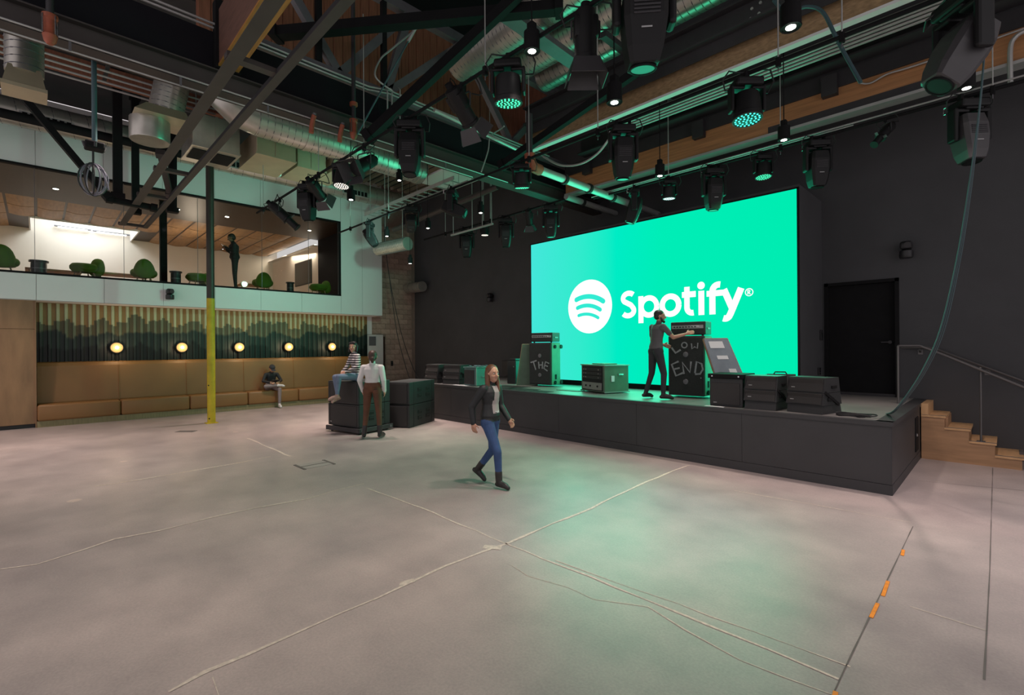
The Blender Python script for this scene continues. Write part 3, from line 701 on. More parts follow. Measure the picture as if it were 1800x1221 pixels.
for y in (.2, 4.2, 7.6):
    MB().span((-15.18, y-.45, 6.94), (-15.12, y+.45, 7.12)).build('air_grille', 'conduit', t)
    for j in range(7): MB().span((-15.13, y-.40+j*.12, 6.96), (-15.10, y-.32+j*.12, 7.10)).build('louvre', 'black_metal', t)
MB().cyl((-15.0, -4.8, 6.93), (-15.0, 3.0, 6.93), .10, n=14).build('insulated_pipe', 'black_metal', t, smooth=True)
t = duct('round spiral duct with an elbow behind the red pipe stubs', (-11, 3.3, 6.70), (-11, 7.4, 6.62), .36, step=.14, bands=(.25, .6, .97))
mb = MB(); mb.tube([(-11, 3.35, 6.70), (-11, 3.0, 6.76), (-11, 2.75, 6.95), (-11, 2.65, 7.3), (-11, 2.65, 7.9)], .355, 20); mb.build('elbow', 'galvanized', t, smooth=True)
duct('galvanized spiral duct lit teal beside the thick diagonal brace', (-7.6, 6.05, 7.5), (3, 6.05, 7.5), .34, step=.10, bands=(.36,))
duct('middle galvanized spiral duct of the three high ducts', (-7.0, 6.98, 7.55), (3, 6.98, 7.55), .30, step=.10, bands=(.3,))
duct('farthest galvanized spiral duct of the three, green along its underside', (-6.9, 7.75, 7.6), (3, 7.75, 7.6), .28, step=.12, bands=(.22,))
duct('stubby spiral duct end hanging before the brick wall', (-13.6, 7.55, 4.9), (-12.2, 7.75, 4.9), .19, step=.06)
for o_ in (-13.3, -12.5): MB().cyl((o_, 7.6+(o_+13.6)*.14, 5.05), (o_, 7.6+(o_+13.6)*.14, 7.9), .007, n=6).build('hanger_rod', 'conduit', bpy.data.objects['round_duct.005'])
duct('short grey duct stub on the brick wall', (-16.95, 10.75, 4.25), (-15.9, 10.75, 4.25), .20, step=.3)
member('roof_angle', 'green lit steel angle across the high spiral ducts', 'steel angle', tuple(at(880, 18, 'Z', 6.95)), tuple(at(1012, 112, 'Z', 6.95)), .26, .10, 'steel_grey', False)
member('roof_angle', 'short steel angle beside the last spiral duct', 'steel angle', tuple(at(1060, 60, 'Z', 7.1)), tuple(at(1150, 130, 'Z', 7.1)), .12, .1, 'steel_dark', False)
# square ducts and drops, upper left
def dropduct(label, c, r, z0, z1, boot, rz=0):
    t = thing('vertical_duct', label, 'duct', (c[0], c[1], z0), rz)
    SEAM.__init__(); spiral(MB(), (0, 0, .22), (0, 0, z1-z0), r, .10).build('duct_shell', 'galvanized', t, smooth=True); SEAM.build('lock_seam', 'steel_grey', t)
    b = boot
    MB().loft([[Vector((x*b, y*b, 0)) for x, y in ((-1, -1), (1, -1), (1, 1), (-1, 1))], [Vector((x*r*.8, y*r*.8, .26)) for x, y in ((-1, -1), (1, -1), (1, 1), (-1, 1))]]).build('boot', 'duct_warm_lit', t)
    MB().span((-b*1.08, -b*1.08, -.05), (b*1.08, b*1.08, 0)).build('flange', 'duct_warm_lit', t)
    return t
dropduct('vertical spiral duct with a flared boot at the left edge', (-9.5, -.10), .20, 5.45, 7.9, .21)
t = thing('duct_elbow', 'galvanized duct drop with a wide rounded hood beside the double rail', 'duct', (-12, 1.75, 6.1))
SEAM.__init__(); spiral(MB(), (0, .15, .55), (.15, .35, 1.72), .30, .10).build('duct_shell', 'galvanized', t, smooth=True); SEAM.build('lock_seam', 'steel_grey', t)
MB().loft([[Vector((x, y, .36)) for x, y in ((-.45, -.40), (.45, -.40), (.45, .5), (-.45, .5))], [Vector((x, y, .58)) for x, y in ((-.3, -.2), (.3, -.2), (.3, .45), (-.3, .45))]]).build('saddle', 'duct_warm_lit', t)
MB().lathe([(.33, 0), (.34, .02), (.34, .42)], (-.05, -.1, -.06), (0, 0, 1), 22).build('round_stub', 'galvanized', t, smooth=True)
def boxduct(label, a, b, m='duct_warm_lit', grille=False):
    a, b = Vector(a), Vector(b); t = thing('square_duct', label, 'duct', tuple((a+b)/2)); h = (b-a)/2
    MB().bbox((0, 0, 0), tuple(abs(x)*2 for x in h), .015).build('sheet_metal_body', m, t)
    MB().span((-abs(h.x)*1.03, -abs(h.y)*1.03, -abs(h.z)-.015), (abs(h.x)*1.03, abs(h.y)*1.03, -abs(h.z)+.02)).build('flange', m, t)
    MB().box((0, 0, 0), (abs(h.x)*2.04, .05, abs(h.z)*2.04)).build('seam_band', m, t)
    for y in (-.6, .6): MB().span((-.02, y*abs(h.y)-.01, abs(h.z)), (.02, y*abs(h.y)+.01, 7.9-(a.z+b.z)/2)).build('hanger_strap', 'conduit', t)
    if grille:
        for s in (-1, 1): MB().box((abs(h.x)*.1, s*abs(h.y)*.5, -abs(h.z)-.02), (abs(h.x)*1.2, abs(h.y)*.8, .02)).build('air_grille', 'black_metal', t)
    return t
boxduct('silver square plenum with two grilles behind the double rail', (-13.0, 2.35, 6.15), (-11.9, 3.25, 6.85), 'galvanized', True)
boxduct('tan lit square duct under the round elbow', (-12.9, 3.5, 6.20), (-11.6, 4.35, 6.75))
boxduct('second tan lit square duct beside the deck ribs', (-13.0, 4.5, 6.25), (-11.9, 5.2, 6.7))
boxduct('third tan lit square duct at the end of the deck ribs', (-12.9, 5.3, 6.3), (-11.7, 5.7, 6.65))
dk = struct('ceiling_deck', MB().span((-16.2, -5, 7.9), (-9.85, YB, 7.96)), 'steel_dark')
for i in range(22): MB().prism([(0, 0), (.03, -.09), (.10, -.09), (.13, 0)], (-16.2, 4.6+i*.29, 7.9), (0, 1, 0), (0, 0, 1), (6.35, 0, 0)).build('deck_rib', 'deck_metal', dk)
pn = thing('ceiling_panel', 'pale green lit flat panel hanging behind the girder near the back wall', 'panel', (-10.8, 8.15, 6.5))
MB().bbox((0, 0, 0), (1.35, 1.2, .05), .008).build('board', 'white_panel', pn)
for x in (-.55, .55):
    for y in (-.5, .5): MB().cyl((x, y, .025), (x, y, 1.39), .006, n=6).build('hanger_wire', 'conduit', pn)
for k, (x, y, z, r) in enumerate(((-9.55, 8.6, 6.4, .23), (-8.9, 9.3, 6.35, .12))):
    t = thing('dome_speaker', ('larger pale round ceiling dome beside the pale panel', 'smaller pale round ceiling dome beside the girder')[k], 'dome', (x, y, z))
    MB().lathe([(0.01, -.09), (r*.7, -.07), (r, 0), (r, .05), (r*.3, .06)], n=22).build('dome', 'white_panel', t, smooth=True)
    MB().cyl((0, 0, .05), (0, 0, (7.9 if x < -9.85 else 9.6)-z), .012, n=8).build('stem', 'conduit', t)
# mechanical pipes
def pipe_thing(name, label, pts, r, m, cat='pipe', extra=None):
    t = thing(name, label, cat); MB().tube(pts, r, 12).build('pipe_run', m, t, smooth=True)
    for p, q in (extra or ()): MB().cyl(p, q, r*1.35, n=12).build('coupling', 'rubber', t, smooth=True)
    return t
t = pipe_thing('sprinkler_main', 'teal lit water pipe with a red elbow running to the back wall', [(-6.07, 6.66, 5.15), (-6.07, 11.12, 5.15)], .075, 'conduit', extra=[((-6.07, 7.4, 5.15), (-6.07, 7.47, 5.15)), ((-6.07, 8.2, 5.15), (-6.07, 8.27, 5.15)), ((-6.07, 9.06, 5.15), (-6.07, 9.13, 5.15))])
MB().tube([(-6.07, 6.72, 5.15), (-6.07, 6.54, 5.16), (-6.07, 6.46, 5.24), (-6.07, 6.44, 5.38)], .10, 12).build('red_elbow', 'copper_red', t, smooth=True, label='red painted pipe elbow')
MB().tube([(-6.07, 6.44, 5.38), (-6.07, 6.44, 6.1)], .06, 12).build('riser', 'steel_dark', t, smooth=True)
pipe_thing('sprinkler_main', 'lower dark pipe beside the green lit girder end', [(-7.3, 9.0, 5.42), (-7.3, 11.12, 5.42)], .07, 'conduit', extra=[((-7.3, 9.6, 5.42), (-7.3, 9.68, 5.42))])
pipe_thing('sprinkler_branch', 'thin teal lit pipe beside the black bulkhead', [(-7.0, 5.0, 6.02), (-7.0, 7.5, 5.88)], .035, 'conduit')
def riser(label, x, y, z0, z1, r, red=True):
    t = thing('pipe_riser', label, 'pipe', (x, y, z0))
    MB().cyl((0, 0, .25), (0, 0, z1-z0), r, n=12).build('pipe_run', 'steel_dark', t, smooth=True)
    MB().lathe([(r*.8, 0), (r*1.5, .03), (r*1.9, .10), (r*1.45, .13), (r*1.45, .27), (r*2.0, .29), (r*2.0, .33), (r, .34)], n=14).build('red_fitting', 'copper_red', t, smooth=True, label='red painted pipe fitting')
    MB().lathe([(r, .55), (r*1.9, .56), (r*1.9, .61), (r, .62)], n=14).build('red_collar', 'copper_red', t, smooth=True)
    for a in range(4): MB().cyl((math.cos(a*1.57+.6)*r*2.1, math.sin(a*1.57+.6)*r*2.1, .10), (math.cos(a*1.57+.6)*r*2.1, math.sin(a*1.57+.6)*r*2.1, .31), .008, n=6).build('bolt', 'chrome', t)
    return t
p = at(88, 78, 'X', -7.55); riser('pipe riser with rust red fittings in the upper left corner', p.x, p.y, p.z, 9.6, .036)
p = at(622, 245, 'X', -7.6); riser('black pipe riser with rust red fitting before the bulkhead', p.x, p.y, p.z, 9.6, .034)
for k, (px, py) in enumerate(((547, 222), (597, 238))):
    p = at(px, py, 'X', -7.72); t = thing('pipe_stub', ('left red pipe stub on the girder', 'right red pipe stub on the girder')[k], 'pipe fitting', tuple(p), 0, 'red stubs on the girder')
    MB().tube([(0, 0, -.10), (0, .01, 0), (.02, .02, .10), (.05, .03, .17)], .038, 12).build('stub', 'copper_red', t, smooth=True)
    MB().cyl((.05, .03, .17), (.055, .032, .20), .03, n=10).build('plug', 'steel_grey', t)
# teal conduit drop with its box and cable coil, left
t = thing('conduit_drop', 'vertical conduit drop with an electrical box hanging left of the double rail', 'conduit', (-8.2, .545, 4.47))
MB().cyl((0, 0, .04), (0, 0, 5.1), .028, n=12).build('conduit_run', 'cable_teal', t, smooth=True)
MB().bbox((0, 0, 0), (.20, .20, .09), .02).build('junction_box', 'black_metal', t)
for a in range(6): MB().cyl((.10*math.cos(a), .10*math.sin(a), -.03), (.12*math.cos(a), .12*math.sin(a), .03), .016, n=8).build('connector', 'steel_dark', t)
t = thing('cable_coil', 'coiled grey cables hanging under the electrical box', 'cable', (-8.2, .53, 4.40))
for i in range(7):
    rr = .14+.02*random.random(); tw = i*.42; h = random.uniform(.17, .21)
    MB().tube([(rr*math.cos(a)*math.cos(tw), rr*math.cos(a)*math.sin(tw), -.36+h*math.sin(a)) for a in [k*2*math.pi/22 for k in range(22)]], .0085, 5, closed=True).build('cable_loop', random.choice(['cable_grey', 'cable_black', 'cable_grey']), t, smooth=True)
MB().tube([(0, 0, .0), (.005, 0, -.1), (0, 0, -.2)], .012, 6).build('tie', 'cable_black', t)
MB().tube([(0, 0, -.17), (.08, .08, -.25), (.14, .13, -.42), (.15, .14, -.50)], .009, 5).build('loose_end', 'cable_grey', t, smooth=True)
# loose flexible conduits
def flex(label, pts, r, m='conduit', name='flexible_conduit'):
    P = [Vector(p) for p in pts]; Q = []
    for i in range(len(P)-1):
        a, b, c, d_ = P[max(i-1, 0)], P[i], P[i+1], P[min(i+2, len(P)-1)]
        for k in range(6):
            t = k/6; Q.append(.5*((2*b)+(c-a)*t+(2*a-5*b+4*c-d_)*t*t+(3*b-a-3*c+d_)*t**3))
    Q.append(P[-1]); return tag(MB().tube(Q, r, 8).build(name, m, smooth=True), label, 'cable')
flex('teal flexible conduit arching over the stage lights on the right', [at(x, y, 'Y', 7.0) for x, y in ((1360, 0), (1385, 25), (1415, 12), (1445, 20), (1467, 60), (1485, 95), (1513, 145))], .022, 'cable_teal')
flex('thin grey cable running along the old timber', [at(x, y, 'Y', 9.31) for x, y in ((1513, 146), (1530, 146), (1560, 130), (1600, 118), (1700, 85), (1800, 50))], .014)
flex('bent grey conduit at the right edge below the timber', [at(x, y, 'Y', 9.25) for x, y in ((1800, 55), (1785, 65), (1776, 85), (1776, 145))], .028)
flex('grey flexible conduit hanging in a bow under the strand board beam', [at(x, y, 'Y', 7.6) for x, y in ((955, 275), (985, 290), (1020, 288), (1050, 270), (1070, 245))], .022)
flex('thin conduit dropping in front of the black bulkhead', [at(886, 222, 'X', -7.0)]+[at(x, y, 'X', -7.4) for x, y in ((878, 228), (862, 240), (858, 265), (846, 302))], .014)
flex('curved grey conduit on the bulkhead beside the truss', [at(x, y, 'X', -7.7) for x, y in ((745, 40), (690, 85), (668, 105), (660, 135), (690, 160))], .016)

# ------------------------------------------------------------------ more services under the deck
for k in range(4):
    tag(MB().cyl((-12.6+.16*k, -4.5, 7.10+.04*k), (-12.6+.16*k, 2.9, 7.10+.04*k), .022, n=8).build('electrical_conduit', 'conduit', smooth=True), 'grey conduit high in the upper left, %s of four' % ('leftmost', 'second', 'third', 'rightmost')[k], 'conduit', 'conduits in the upper left')
for k, y in enumerate((-.3, 1.0, 2.3)):
    tag(MB().span((-12.75, y-.03, 7.26), (-11.95, y+.03, 7.30)).span((-12.4, y-.008, 7.3), (-12.38, y+.008, 7.9)).build('conduit_strap', 'steel_dark'), 'strut strap holding the upper left conduits, %s' % ('nearest the edge', 'middle one', 'nearest the rail')[k], 'strap', 'straps in the upper left')
tag(MB().span((-13.3, -4.5, 7.45), (-13.1, 4.2, 7.75)).build('timber_joist', 'old_wood'), 'brown timber joist above the upper left conduits', 'joist')
ct = thing('cable_tray', 'ladder cable tray lit green behind the middle lighting pipe', 'cable tray', (-12.0, 7.5, 5.95))
for y in (-.22, .22): MB().span((-1.9, y-.012, 0), (2.6, y+.012, .09)).build('side_rail', 'conduit', ct)
rg = MB().span((-.012, -.21, .02), (.012, .21, .045)).mesh('rung', 'conduit')
for k in range(15): share('rung', rg, ct, (-1.8+k*.3, 0, 0))
for x in (-1.5, .3, 2.2):
    for y in (-.24, .24): MB().cyl((x, y, 0), (x, y, 1.95), .007, n=6).build('hanger_rod', 'conduit', ct)
st = thing('strut_frame', 'thin green lit strut frame hanging before the back wall', 'strut', (-9.4, 8.1, 4.9))
MB().span((-1.2, -.02, 0), (.5, .02, .04)).build('cross_bar', 'conduit', st)
for x in (-1.1, -.3, .1, .45): MB().cyl((x, 0, .04), (x, 0, 2.0), .010, n=6).build('rod', 'conduit', st)
pipe_thing('drain_pipe', 'dull brown pipe with couplings below the cable tray', [(-13.4, 8.0, 5.55), (-8.6, 8.0, 5.75)], .07, 'steel_brown', extra=[((-12.2, 8.0, 5.60), (-12.1, 8.0, 5.604)), ((-10.3, 8.0, 5.68), (-10.2, 8.0, 5.684))])
tie = thing('tie_rod', 'thin green lit tie rod with turnbuckle slanting before the bulkhead', 'tie rod', (0, 0, 0))
a_, b_ = at(742, 28, 'X', -6.9), at(628, 236, 'X', -7.5)
MB().cyl(a_, b_, .014, n=8).build('rod', 'cable_teal', tie, smooth=True); MB().cyl(a_.lerp(b_, .10), a_.lerp(b_, .22), .028, n=8).build('turnbuckle', 'conduit', tie, smooth=True)
for k, px in enumerate((681, 689, 703)):
    q1, q2 = at(px, 158, 'X', -7.75), at(px, 212, 'X', -7.75)
    tag(MB().tube([q1+Vector((-.05, 0, .05)), q1, q2], .014, 8).build('electrical_conduit', 'conduit', smooth=True), 'short conduit drop on the bulkhead, %s' % ('left one', 'middle one', 'right one')[k], 'conduit', 'conduit drops on the bulkhead')
jb = thing('junction_box', 'small black junction box at the foot of the conduit drops', 'junction box', tuple(at(690, 218, 'X', -7.72)))
MB().bbox((0, 0, 0), (.12, .30, .16), .015).build('box', 'black_metal', jb); MB().bbox((.065, 0, 0), (.012, .26, .13), .004).build('cover', 'black_metal', jb)
# ================================================================== lighting pipes
ZP = 5.15
def light_pipe(label, y, x0, x1, rods, z=ZP, z_top=7.3):
    t = thing('lighting_pipe', label, 'pipe', (0, y, z))
    MB().cyl((x0, 0, 0), (x1, 0, 0), .024, n=10).build('pipe_run', 'black_metal', t, smooth=True)
    for px in rods:
        x = along_x(px, y, z)
        MB().cyl((x, 0, .02), (x, 0, z_top-z), .008, n=6).build('hanger_rod', 'conduit', t)
        MB().bbox((x, 0, -.01), (.05, .06, .11), .01).build('clamp', 'black_metal', t)
        MB().cyl((x, 0, -.06), (x, 0, -.12), .006, n=6).build('eye_bolt', 'steel_grey', t)
    return t
YA, YE, YC, YF = 3.83, 6.17, 8.86, 8.45
light_pipe('nearest black lighting pipe across the hall with moving heads', YA, -12.7, 2, (463, 560, 640, 853))
light_pipe('middle black lighting pipe across the hall', YE, -13.3, 2.2, (616, 683, 930, 1051, 1368, 1480))
light_pipe('farthest black lighting pipe above the video wall', YC, -6.4, 2.0, (1175, 1372, 1745))
light_pipe('black lighting pipe end before the brick corner', YF, -12.4, -6.9, (783, 850, 862))
for k, (a, b, y) in enumerate((((1065, 330), (1800, 145), 8.95), ((1040, 350), (1500, 215), 8.98))):
    p, q = at(*a, 'Y', y), at(*b, 'Y', y)
    tag(MB().cyl((p.x, y, p.z*.5+q.z*.5), (q.x, y, p.z*.5+q.z*.5), .013, n=8).build('electrical_conduit', 'conduit', smooth=True), ('thin conduit behind the farthest lighting pipe', 'lower thin conduit behind the farthest lighting pipe')[k], 'conduit')

# ------------------------------------------------------------------ fixtures (origin on the pipe, hanging down)
FX = {}
def fx(key, mb, m, smooth=False):
    if key not in FX: FX[key] = mb().mesh(key.split('/')[-1], m, smooth)
    return FX[key]
def part(name, key, mb, m, parent, smooth=False):
    o = bpy.data.objects.new(name, fx(key, mb, m, smooth)); col.objects.link(o); o.parent = parent; return o
def rrect(w, d, z, c=.25):
    a, b = w/2, d/2; k = min(a, b)*c
    return [Vector(p) for p in ((-a+k, -b, z), (a-k, -b, z), (a, -b+k, z), (a, b-k, z), (a-k, b, z), (-a+k, b, z), (-a, b-k, z), (-a, -b+k, z))]
def lead(): return MB().tube([(.10, .12, -.12), (.22, .17, -.16), (.33, .10, -.20), (.36, .0, -.10), (.30, -.03, .03), (.20, -.02, .05), (.12, .02, .035), (-.08, .03, .03), (-.22, .02, .05), (-.30, .03, -.06), (-.24, .10, -.17), (-.12, .14, -.13)], .011, 6)
def moving_head(label, px, y, rz, tilt, s=.85, m='fixture_black', z=ZP, x=None, wash=None, dz=0.0, group='moving heads'):
    """base on the pipe, yoke, tilting head; rz turns the yoke, tilt turns the head about the yoke axle"""
    X = along_x(px, y, z) if x is None else x
    t = thing('moving_head_light', label, 'stage light', (X, y, z), rz, group); t.scale = (s, s, s)
    for sd in (-1, 1): part('clamp', 'mh/clamp%d' % sd, lambda: MB().bbox((sd*.12, 0, -.03), (.05, .07, .12), .01), 'black_metal', t)
    part('base', 'mh/base', lambda: MB().bbox((0, 0, -.15), (.42, .30, .13), .03).bbox((0, 0, -.225), (.26, .24, .04), .02), 'fixture_black', t)
    for sd in (-1, 1):
        part('yoke_arm', 'mh/arm%d' % sd, lambda: MB().bbox((sd*.235, 0, -.46), (.07, .17, .52), .03).bbox((sd*.15, 0, -.25), (.20, .17, .06), .02), 'fixture_black', t)
    part('handle', 'mh/handle', lambda: MB().tube([(-.21, .16, -.10), (-.21, .20, -.10), (-.21, .20, -.20), (-.21, .16, -.20)], .010, 6), 'chrome', t)
    part('power_lead', 'mh/lead', lead, 'cable_black', t, True)
    hd = bpy.data.objects.new('head', fx('mh/head', lambda: MB().loft([rrect(.22, .20, .30), rrect(.32, .30, .27), rrect(.37, .36, .12), rrect(.37, .37, -.06), rrect(.31, .33, -.30), rrect(.25, .27, -.42), rrect(.22, .24, -.43)]), 'fixture_black'))
    hd.data = hd.data if m == 'fixture_black' else fx('mhg/head', lambda: MB().loft([rrect(.22, .20, .30), rrect(.32, .30, .27), rrect(.37, .36, .12), rrect(.37, .37, -.06), rrect(.31, .33, -.30), rrect(.25, .27, -.42), rrect(.22, .24, -.43)]), m)
    col.objects.link(hd); hd.parent = t; hd.location = (0, 0, -.60); hd.rotation_euler = (tilt, 0, 0)
    part('lens', 'mh/lens', lambda: MB().cyl((0, 0, -.41), (0, 0, -.445), .105, n=18), 'lens_dark', hd, True)
    part('lens_ring', 'mh/ring', lambda: MB().tube([(.112*math.cos(a), .112*math.sin(a), -.44) for a in [k*2*math.pi/18 for k in range(18)]], .012, 6, closed=True), 'black_metal', hd, True)
    part('vent', 'mh/vent', lambda: [mb := MB(), [mb.box((0, -.188, .06-.03*k), (.22, .01, .014)) for k in range(5)]][0], 'steel_dark', hd)
    part('badge', 'mh/badge', lambda: MB().box((0, -.181, -.17), (.09, .006, .012), rot=Matrix.Rotation(R(8), 3, 'X')), 'amp_silver', hd)
    return t
def led_wash(label, px, y, rz, tilt, s, led, spot=None, z=ZP, m='fixture_black'):
    X = along_x(px, y, z)
    t = thing('led_wash_light', label, 'stage light', (X, y, z), rz, 'LED wash lights'); t.scale = (s, s, s)
    part('clamp', 'lw/clamp', lambda: MB().bbox((0, 0, -.03), (.06, .07, .12), .01), 'black_metal', t)
    part('base', 'lw/base', lambda: MB().bbox((0, 0, -.14), (.36, .26, .11), .03), 'fixture_black', t)
    for sd in (-1, 1): part('yoke_arm', 'lw/arm%d' % sd, lambda: MB().bbox((sd*.205, 0, -.34), (.045, .14, .34), .02).bbox((sd*.13, 0, -.205), (.17, .14, .04), .015), 'fixture_black', t)
    part('power_lead', 'mh/lead', lead, 'cable_black', t, True)
    hd = part('head', 'lw/head', lambda: MB().lathe([(.10, .16), (.155, .14), (.17, .05), (.175, -.13), (.185, -.14), (.185, -.19), (.17, -.195)], n=24), 'fixture_black', t, True)
    hd.location = (0, 0, -.42); hd.rotation_euler = (tilt, 0, 0)
    o = part('led_array', 'lw/cells' + led, lambda: cells(), led, hd); o['kind'] = 'stuff'
    part('lens_ring', 'lw/ring', lambda: MB().tube([(.178*math.cos(a), .178*math.sin(a), -.195) for a in [k*2*math.pi/24 for k in range(24)]], .008, 6, closed=True), 'steel_dark', hd, True)
    if spot:
        c, pw, aim, ang = spot
        p = Vector((X, y, z-.66*s)); lamp('SPOT', 'wash_beam', p, pw, c, .1, aim, ang, .9)
    return t
def cells():
    mb = MB()
    for ring, k in ((0, 1), (.05, 6), (.10, 12), (.145, 18)):
        for i in range(k):
            a = 2*math.pi*i/k+ring*7; mb.cyl((ring*math.cos(a), ring*math.sin(a), -.19), (ring*math.cos(a), ring*math.sin(a), -.202), .0125, n=8)
    return mb
def fresnel(label, px, y, rz, tilt, s, z=ZP, doors=True, m='fixture_black', name='barn_door_spotlight'):
    X = along_x(px, y, z)
    t = thing(name, label, 'stage light', (X, y, z), rz, 'theatre spotlights'); t.scale = (s, s, s)
    part('clamp', 'fr/clamp', lambda: MB().bbox((0, 0, -.03), (.06, .07, .13), .01).cyl((0, 0, -.1), (0, 0, -.16), .012, n=8), 'black_metal', t)
    part('power_lead', 'mh/lead', lead, 'cable_black', t, True)
    part('yoke', 'fr/yoke', lambda: MB().tube([(-.17, 0, -.38), (-.17, 0, -.17), (-.14, 0, -.15), (.14, 0, -.15), (.17, 0, -.17), (.17, 0, -.38)], .014, 6), 'steel_dark', t)
    hd = part('housing', 'fr/house', lambda: MB().lathe([(.08, .34), (.12, .32), (.13, .20), (.135, .0), (.135, -.22), (.15, -.23), (.15, -.27)], n=20).bbox((0, .0, .12), (.29, .20, .26), .03), m, t, True)
    hd.location = (0, 0, -.38); hd.rotation_euler = (tilt, 0, 0)
    part('lens', 'fr/lens', lambda: MB().cyl((0, 0, -.25), (0, 0, -.275), .13, n=20), 'lens_dark', hd, True)
    part('rear_cap', 'fr/cap', lambda: MB().cyl((0, 0, .33), (0, 0, .42), .06, n=12).tube([(0, .05, .40), (0, .12, .44), (0, .16, .36), (0, .15, .2)], .009, 5), 'black_metal', hd, True)
    if doors:
        for k in range(4):
            part('barn_door', 'fr/door%d' % k, lambda: MB().prism([(-.15, 0), (.15, 0), (.20, .24), (-.20, .24)], Matrix.Rotation(k*math.pi/2, 3, 'Z') @ Vector((0, -.15, -.275)), Matrix.Rotation(k*math.pi/2, 3, 'Z') @ Vector((1, 0, 0)), Matrix.Rotation(k*math.pi/2, 3, 'Z') @ Vector((0, -.38, -.92)), Matrix.Rotation(k*math.pi/2, 3, 'Z') @ Vector((0, .006, -.003))), 'grey_fixture', hd)
    else:
        part('lens_tube', 'fr/tube', lambda: MB().lathe([(.11, -.26), (.095, -.30), (.095, -.56), (.11, -.57), (.11, -.60)], n=18), m, hd, True)
        part('shutter', 'fr/shut', lambda: MB().box((0, -.16, -.30), (.08, .10, .01)).box((.16, 0, -.31), (.10, .08, .01)), 'steel_grey', hd)
    return t
def downlight(label, px, py, z, power, color=WARM, angle=84, s=1.0, rod=None):
    p = at(px, py, 'Z', z)
    t = thing('can_downlight', label, 'downlight', tuple(p), 0, 'white can downlights'); t.scale = (s, s, s)
    MB().cyl((0, 0, .0), (0, 0, .20), .085, n=18).build('can', 'black_metal', t, smooth=True)
    MB().tube([(.082*math.cos(a), .082*math.sin(a), 0) for a in [k*2*math.pi/18 for k in range(18)]], .008, 5, closed=True).build('rim', 'black_metal', t, smooth=True)
    MB().cyl((0, 0, -.004), (0, 0, .004), .042, n=16).build('lens', 'bulb_white', t)
    MB().bbox((0, 0, .25), (.08, .08, .10), .01).cyl((0, 0, .3), (0, 0, (rod or ((7.9 if p.x < -9.85 else 9.6)-z))/s), .008, n=6).build('stem', 'black_metal', t)
    if power: lamp('SPOT', 'downlight_beam', p-Vector((0, 0, .03)), power, color, .09, p-Vector((0, 0, 3)), angle, .85)
    return t
# nearest pipe
moving_head('large black moving head pointing straight down left of the thick brace', 720, YA, R(48), R(-4), .80)
moving_head('biggest black moving head cut by the top edge, lens seen from below', 1135, YA, R(40), R(8), 1.0, x=along_x(1131, YA, 5.05), z=5.36)
led_wash('green glowing LED wash light with round cell face on the nearest pipe', 893, YA, R(40), R(6), .86, 'led_green', ((.15, 1, .38), 130, (-4.6, 5.7, 0), 40))
fresnel('black spotlight with barn doors hanging straight down at the top', 1029, YA, R(45), R(3), .80)
fresnel('black spotlight with open barn doors tilted right beside the bulkhead', 812, YA, R(10), R(52), .78)
fresnel('black profile spotlight aimed left at the far end of the nearest pipe', 492, YA, R(150), R(-48), .80, doors=False, name='profile_spotlight')
moving_head('black moving head hanging before the pale mezzanine front', 540, YA, R(35), R(8), .74)
fresnel('barn door spotlight tilted right above the mezzanine window end', 556, YA, R(30), R(60), .72)
led_wash('LED wash light with pale warm face above the duct', 601, YA, R(30), R(-8), .76, 'led_warm')
fresnel('barn door spotlight aimed left between pipe and round duct', 640, YA, R(200), R(55), .80)
# middle pipe
moving_head('large grey moving head tilted sideways at the upper right', 1700, YE, R(135), R(32), .92, 'grey_fixture', x=along_x(1690, YE, 5.15))
moving_head('black moving head above the video wall left part on the middle pipe', 1095, YE, R(45), R(6), .80)
led_wash('cyan glowing LED wash light with round cell face over the stage', 1312, YE, R(45), R(-6), .92, 'led_cyan', ((.30, .72, 1), 170, (-2.9, 4.6, 0), 44))
led_wash('green LED wash light beside the red pipe elbow', 917, YE, R(40), R(12), .75, 'led_green', ((.25, .80, .9), 90, (-4.1, 5.7, 0), 40))
moving_head('teal lit moving head aimed down left before the pale mezzanine corner', 650, YE, R(135), R(-30), .66)
moving_head('moving head on the middle pipe before the duct end', 722, YE, R(60), R(70), .68)
q = Vector((along_x(722, YE, ZP), YE, ZP-.41)); lamp('SPOT', 'mint_beam', q+Vector((-.30, .17, -.12)), 340, (.36, 1, .74), .1, (-16.25, 5.2, 5.0), 110, 1.0)
moving_head('moving head tipped level on the middle pipe with white lit yoke', 795, YE, R(125), R(-68), .70)
# pipe over the video wall
moving_head('black moving head aimed at the pipe end, first over the video wall', 1115, YC, R(120), R(18), .72)
led_wash('bright white faced LED wash light over the video wall', 1176, YC, R(45), R(4), .66, 'led_white', ((.7, .9, 1), 60, (-5.2, 8.4, .9), 80))
moving_head('black moving head over the lettering of the video wall', 1254, YC, R(45), R(5), .78)
led_wash('green faced LED wash light over the right part of the video wall', 1341, YC, R(45), R(-5), .70, 'led_green', ((.05, 1, .35), 420, (-8.2, 8.75, 1.1), 34))
moving_head('dark moving head just right of the video wall top corner', 1437, YC, R(40), R(4), .76)
fresnel('small teal lit spotlight over the black door', 1556, YC, R(-30), R(-45), .50, doors=False, name='profile_spotlight')
moving_head('grey lit moving head hanging before the black wall at the right', 1703, YC, R(42), R(-6), .86, 'grey_fixture')  # black head coloured a paler grey for the light on it
moving_head('dim moving head left of the pendant downlight near the brick corner', 820, YF, R(45), R(5), .78)
led_wash('small grey LED can among the moving heads left of the video wall', 852, YF, R(45), R(0), .55, 'led_warm')
moving_head('green edged moving head near the top left of the video wall', 889, YF, R(45), R(8), .74)
fresnel('green lit spotlight aimed down right near the video wall corner', 930, YF, R(30), R(25), .58)
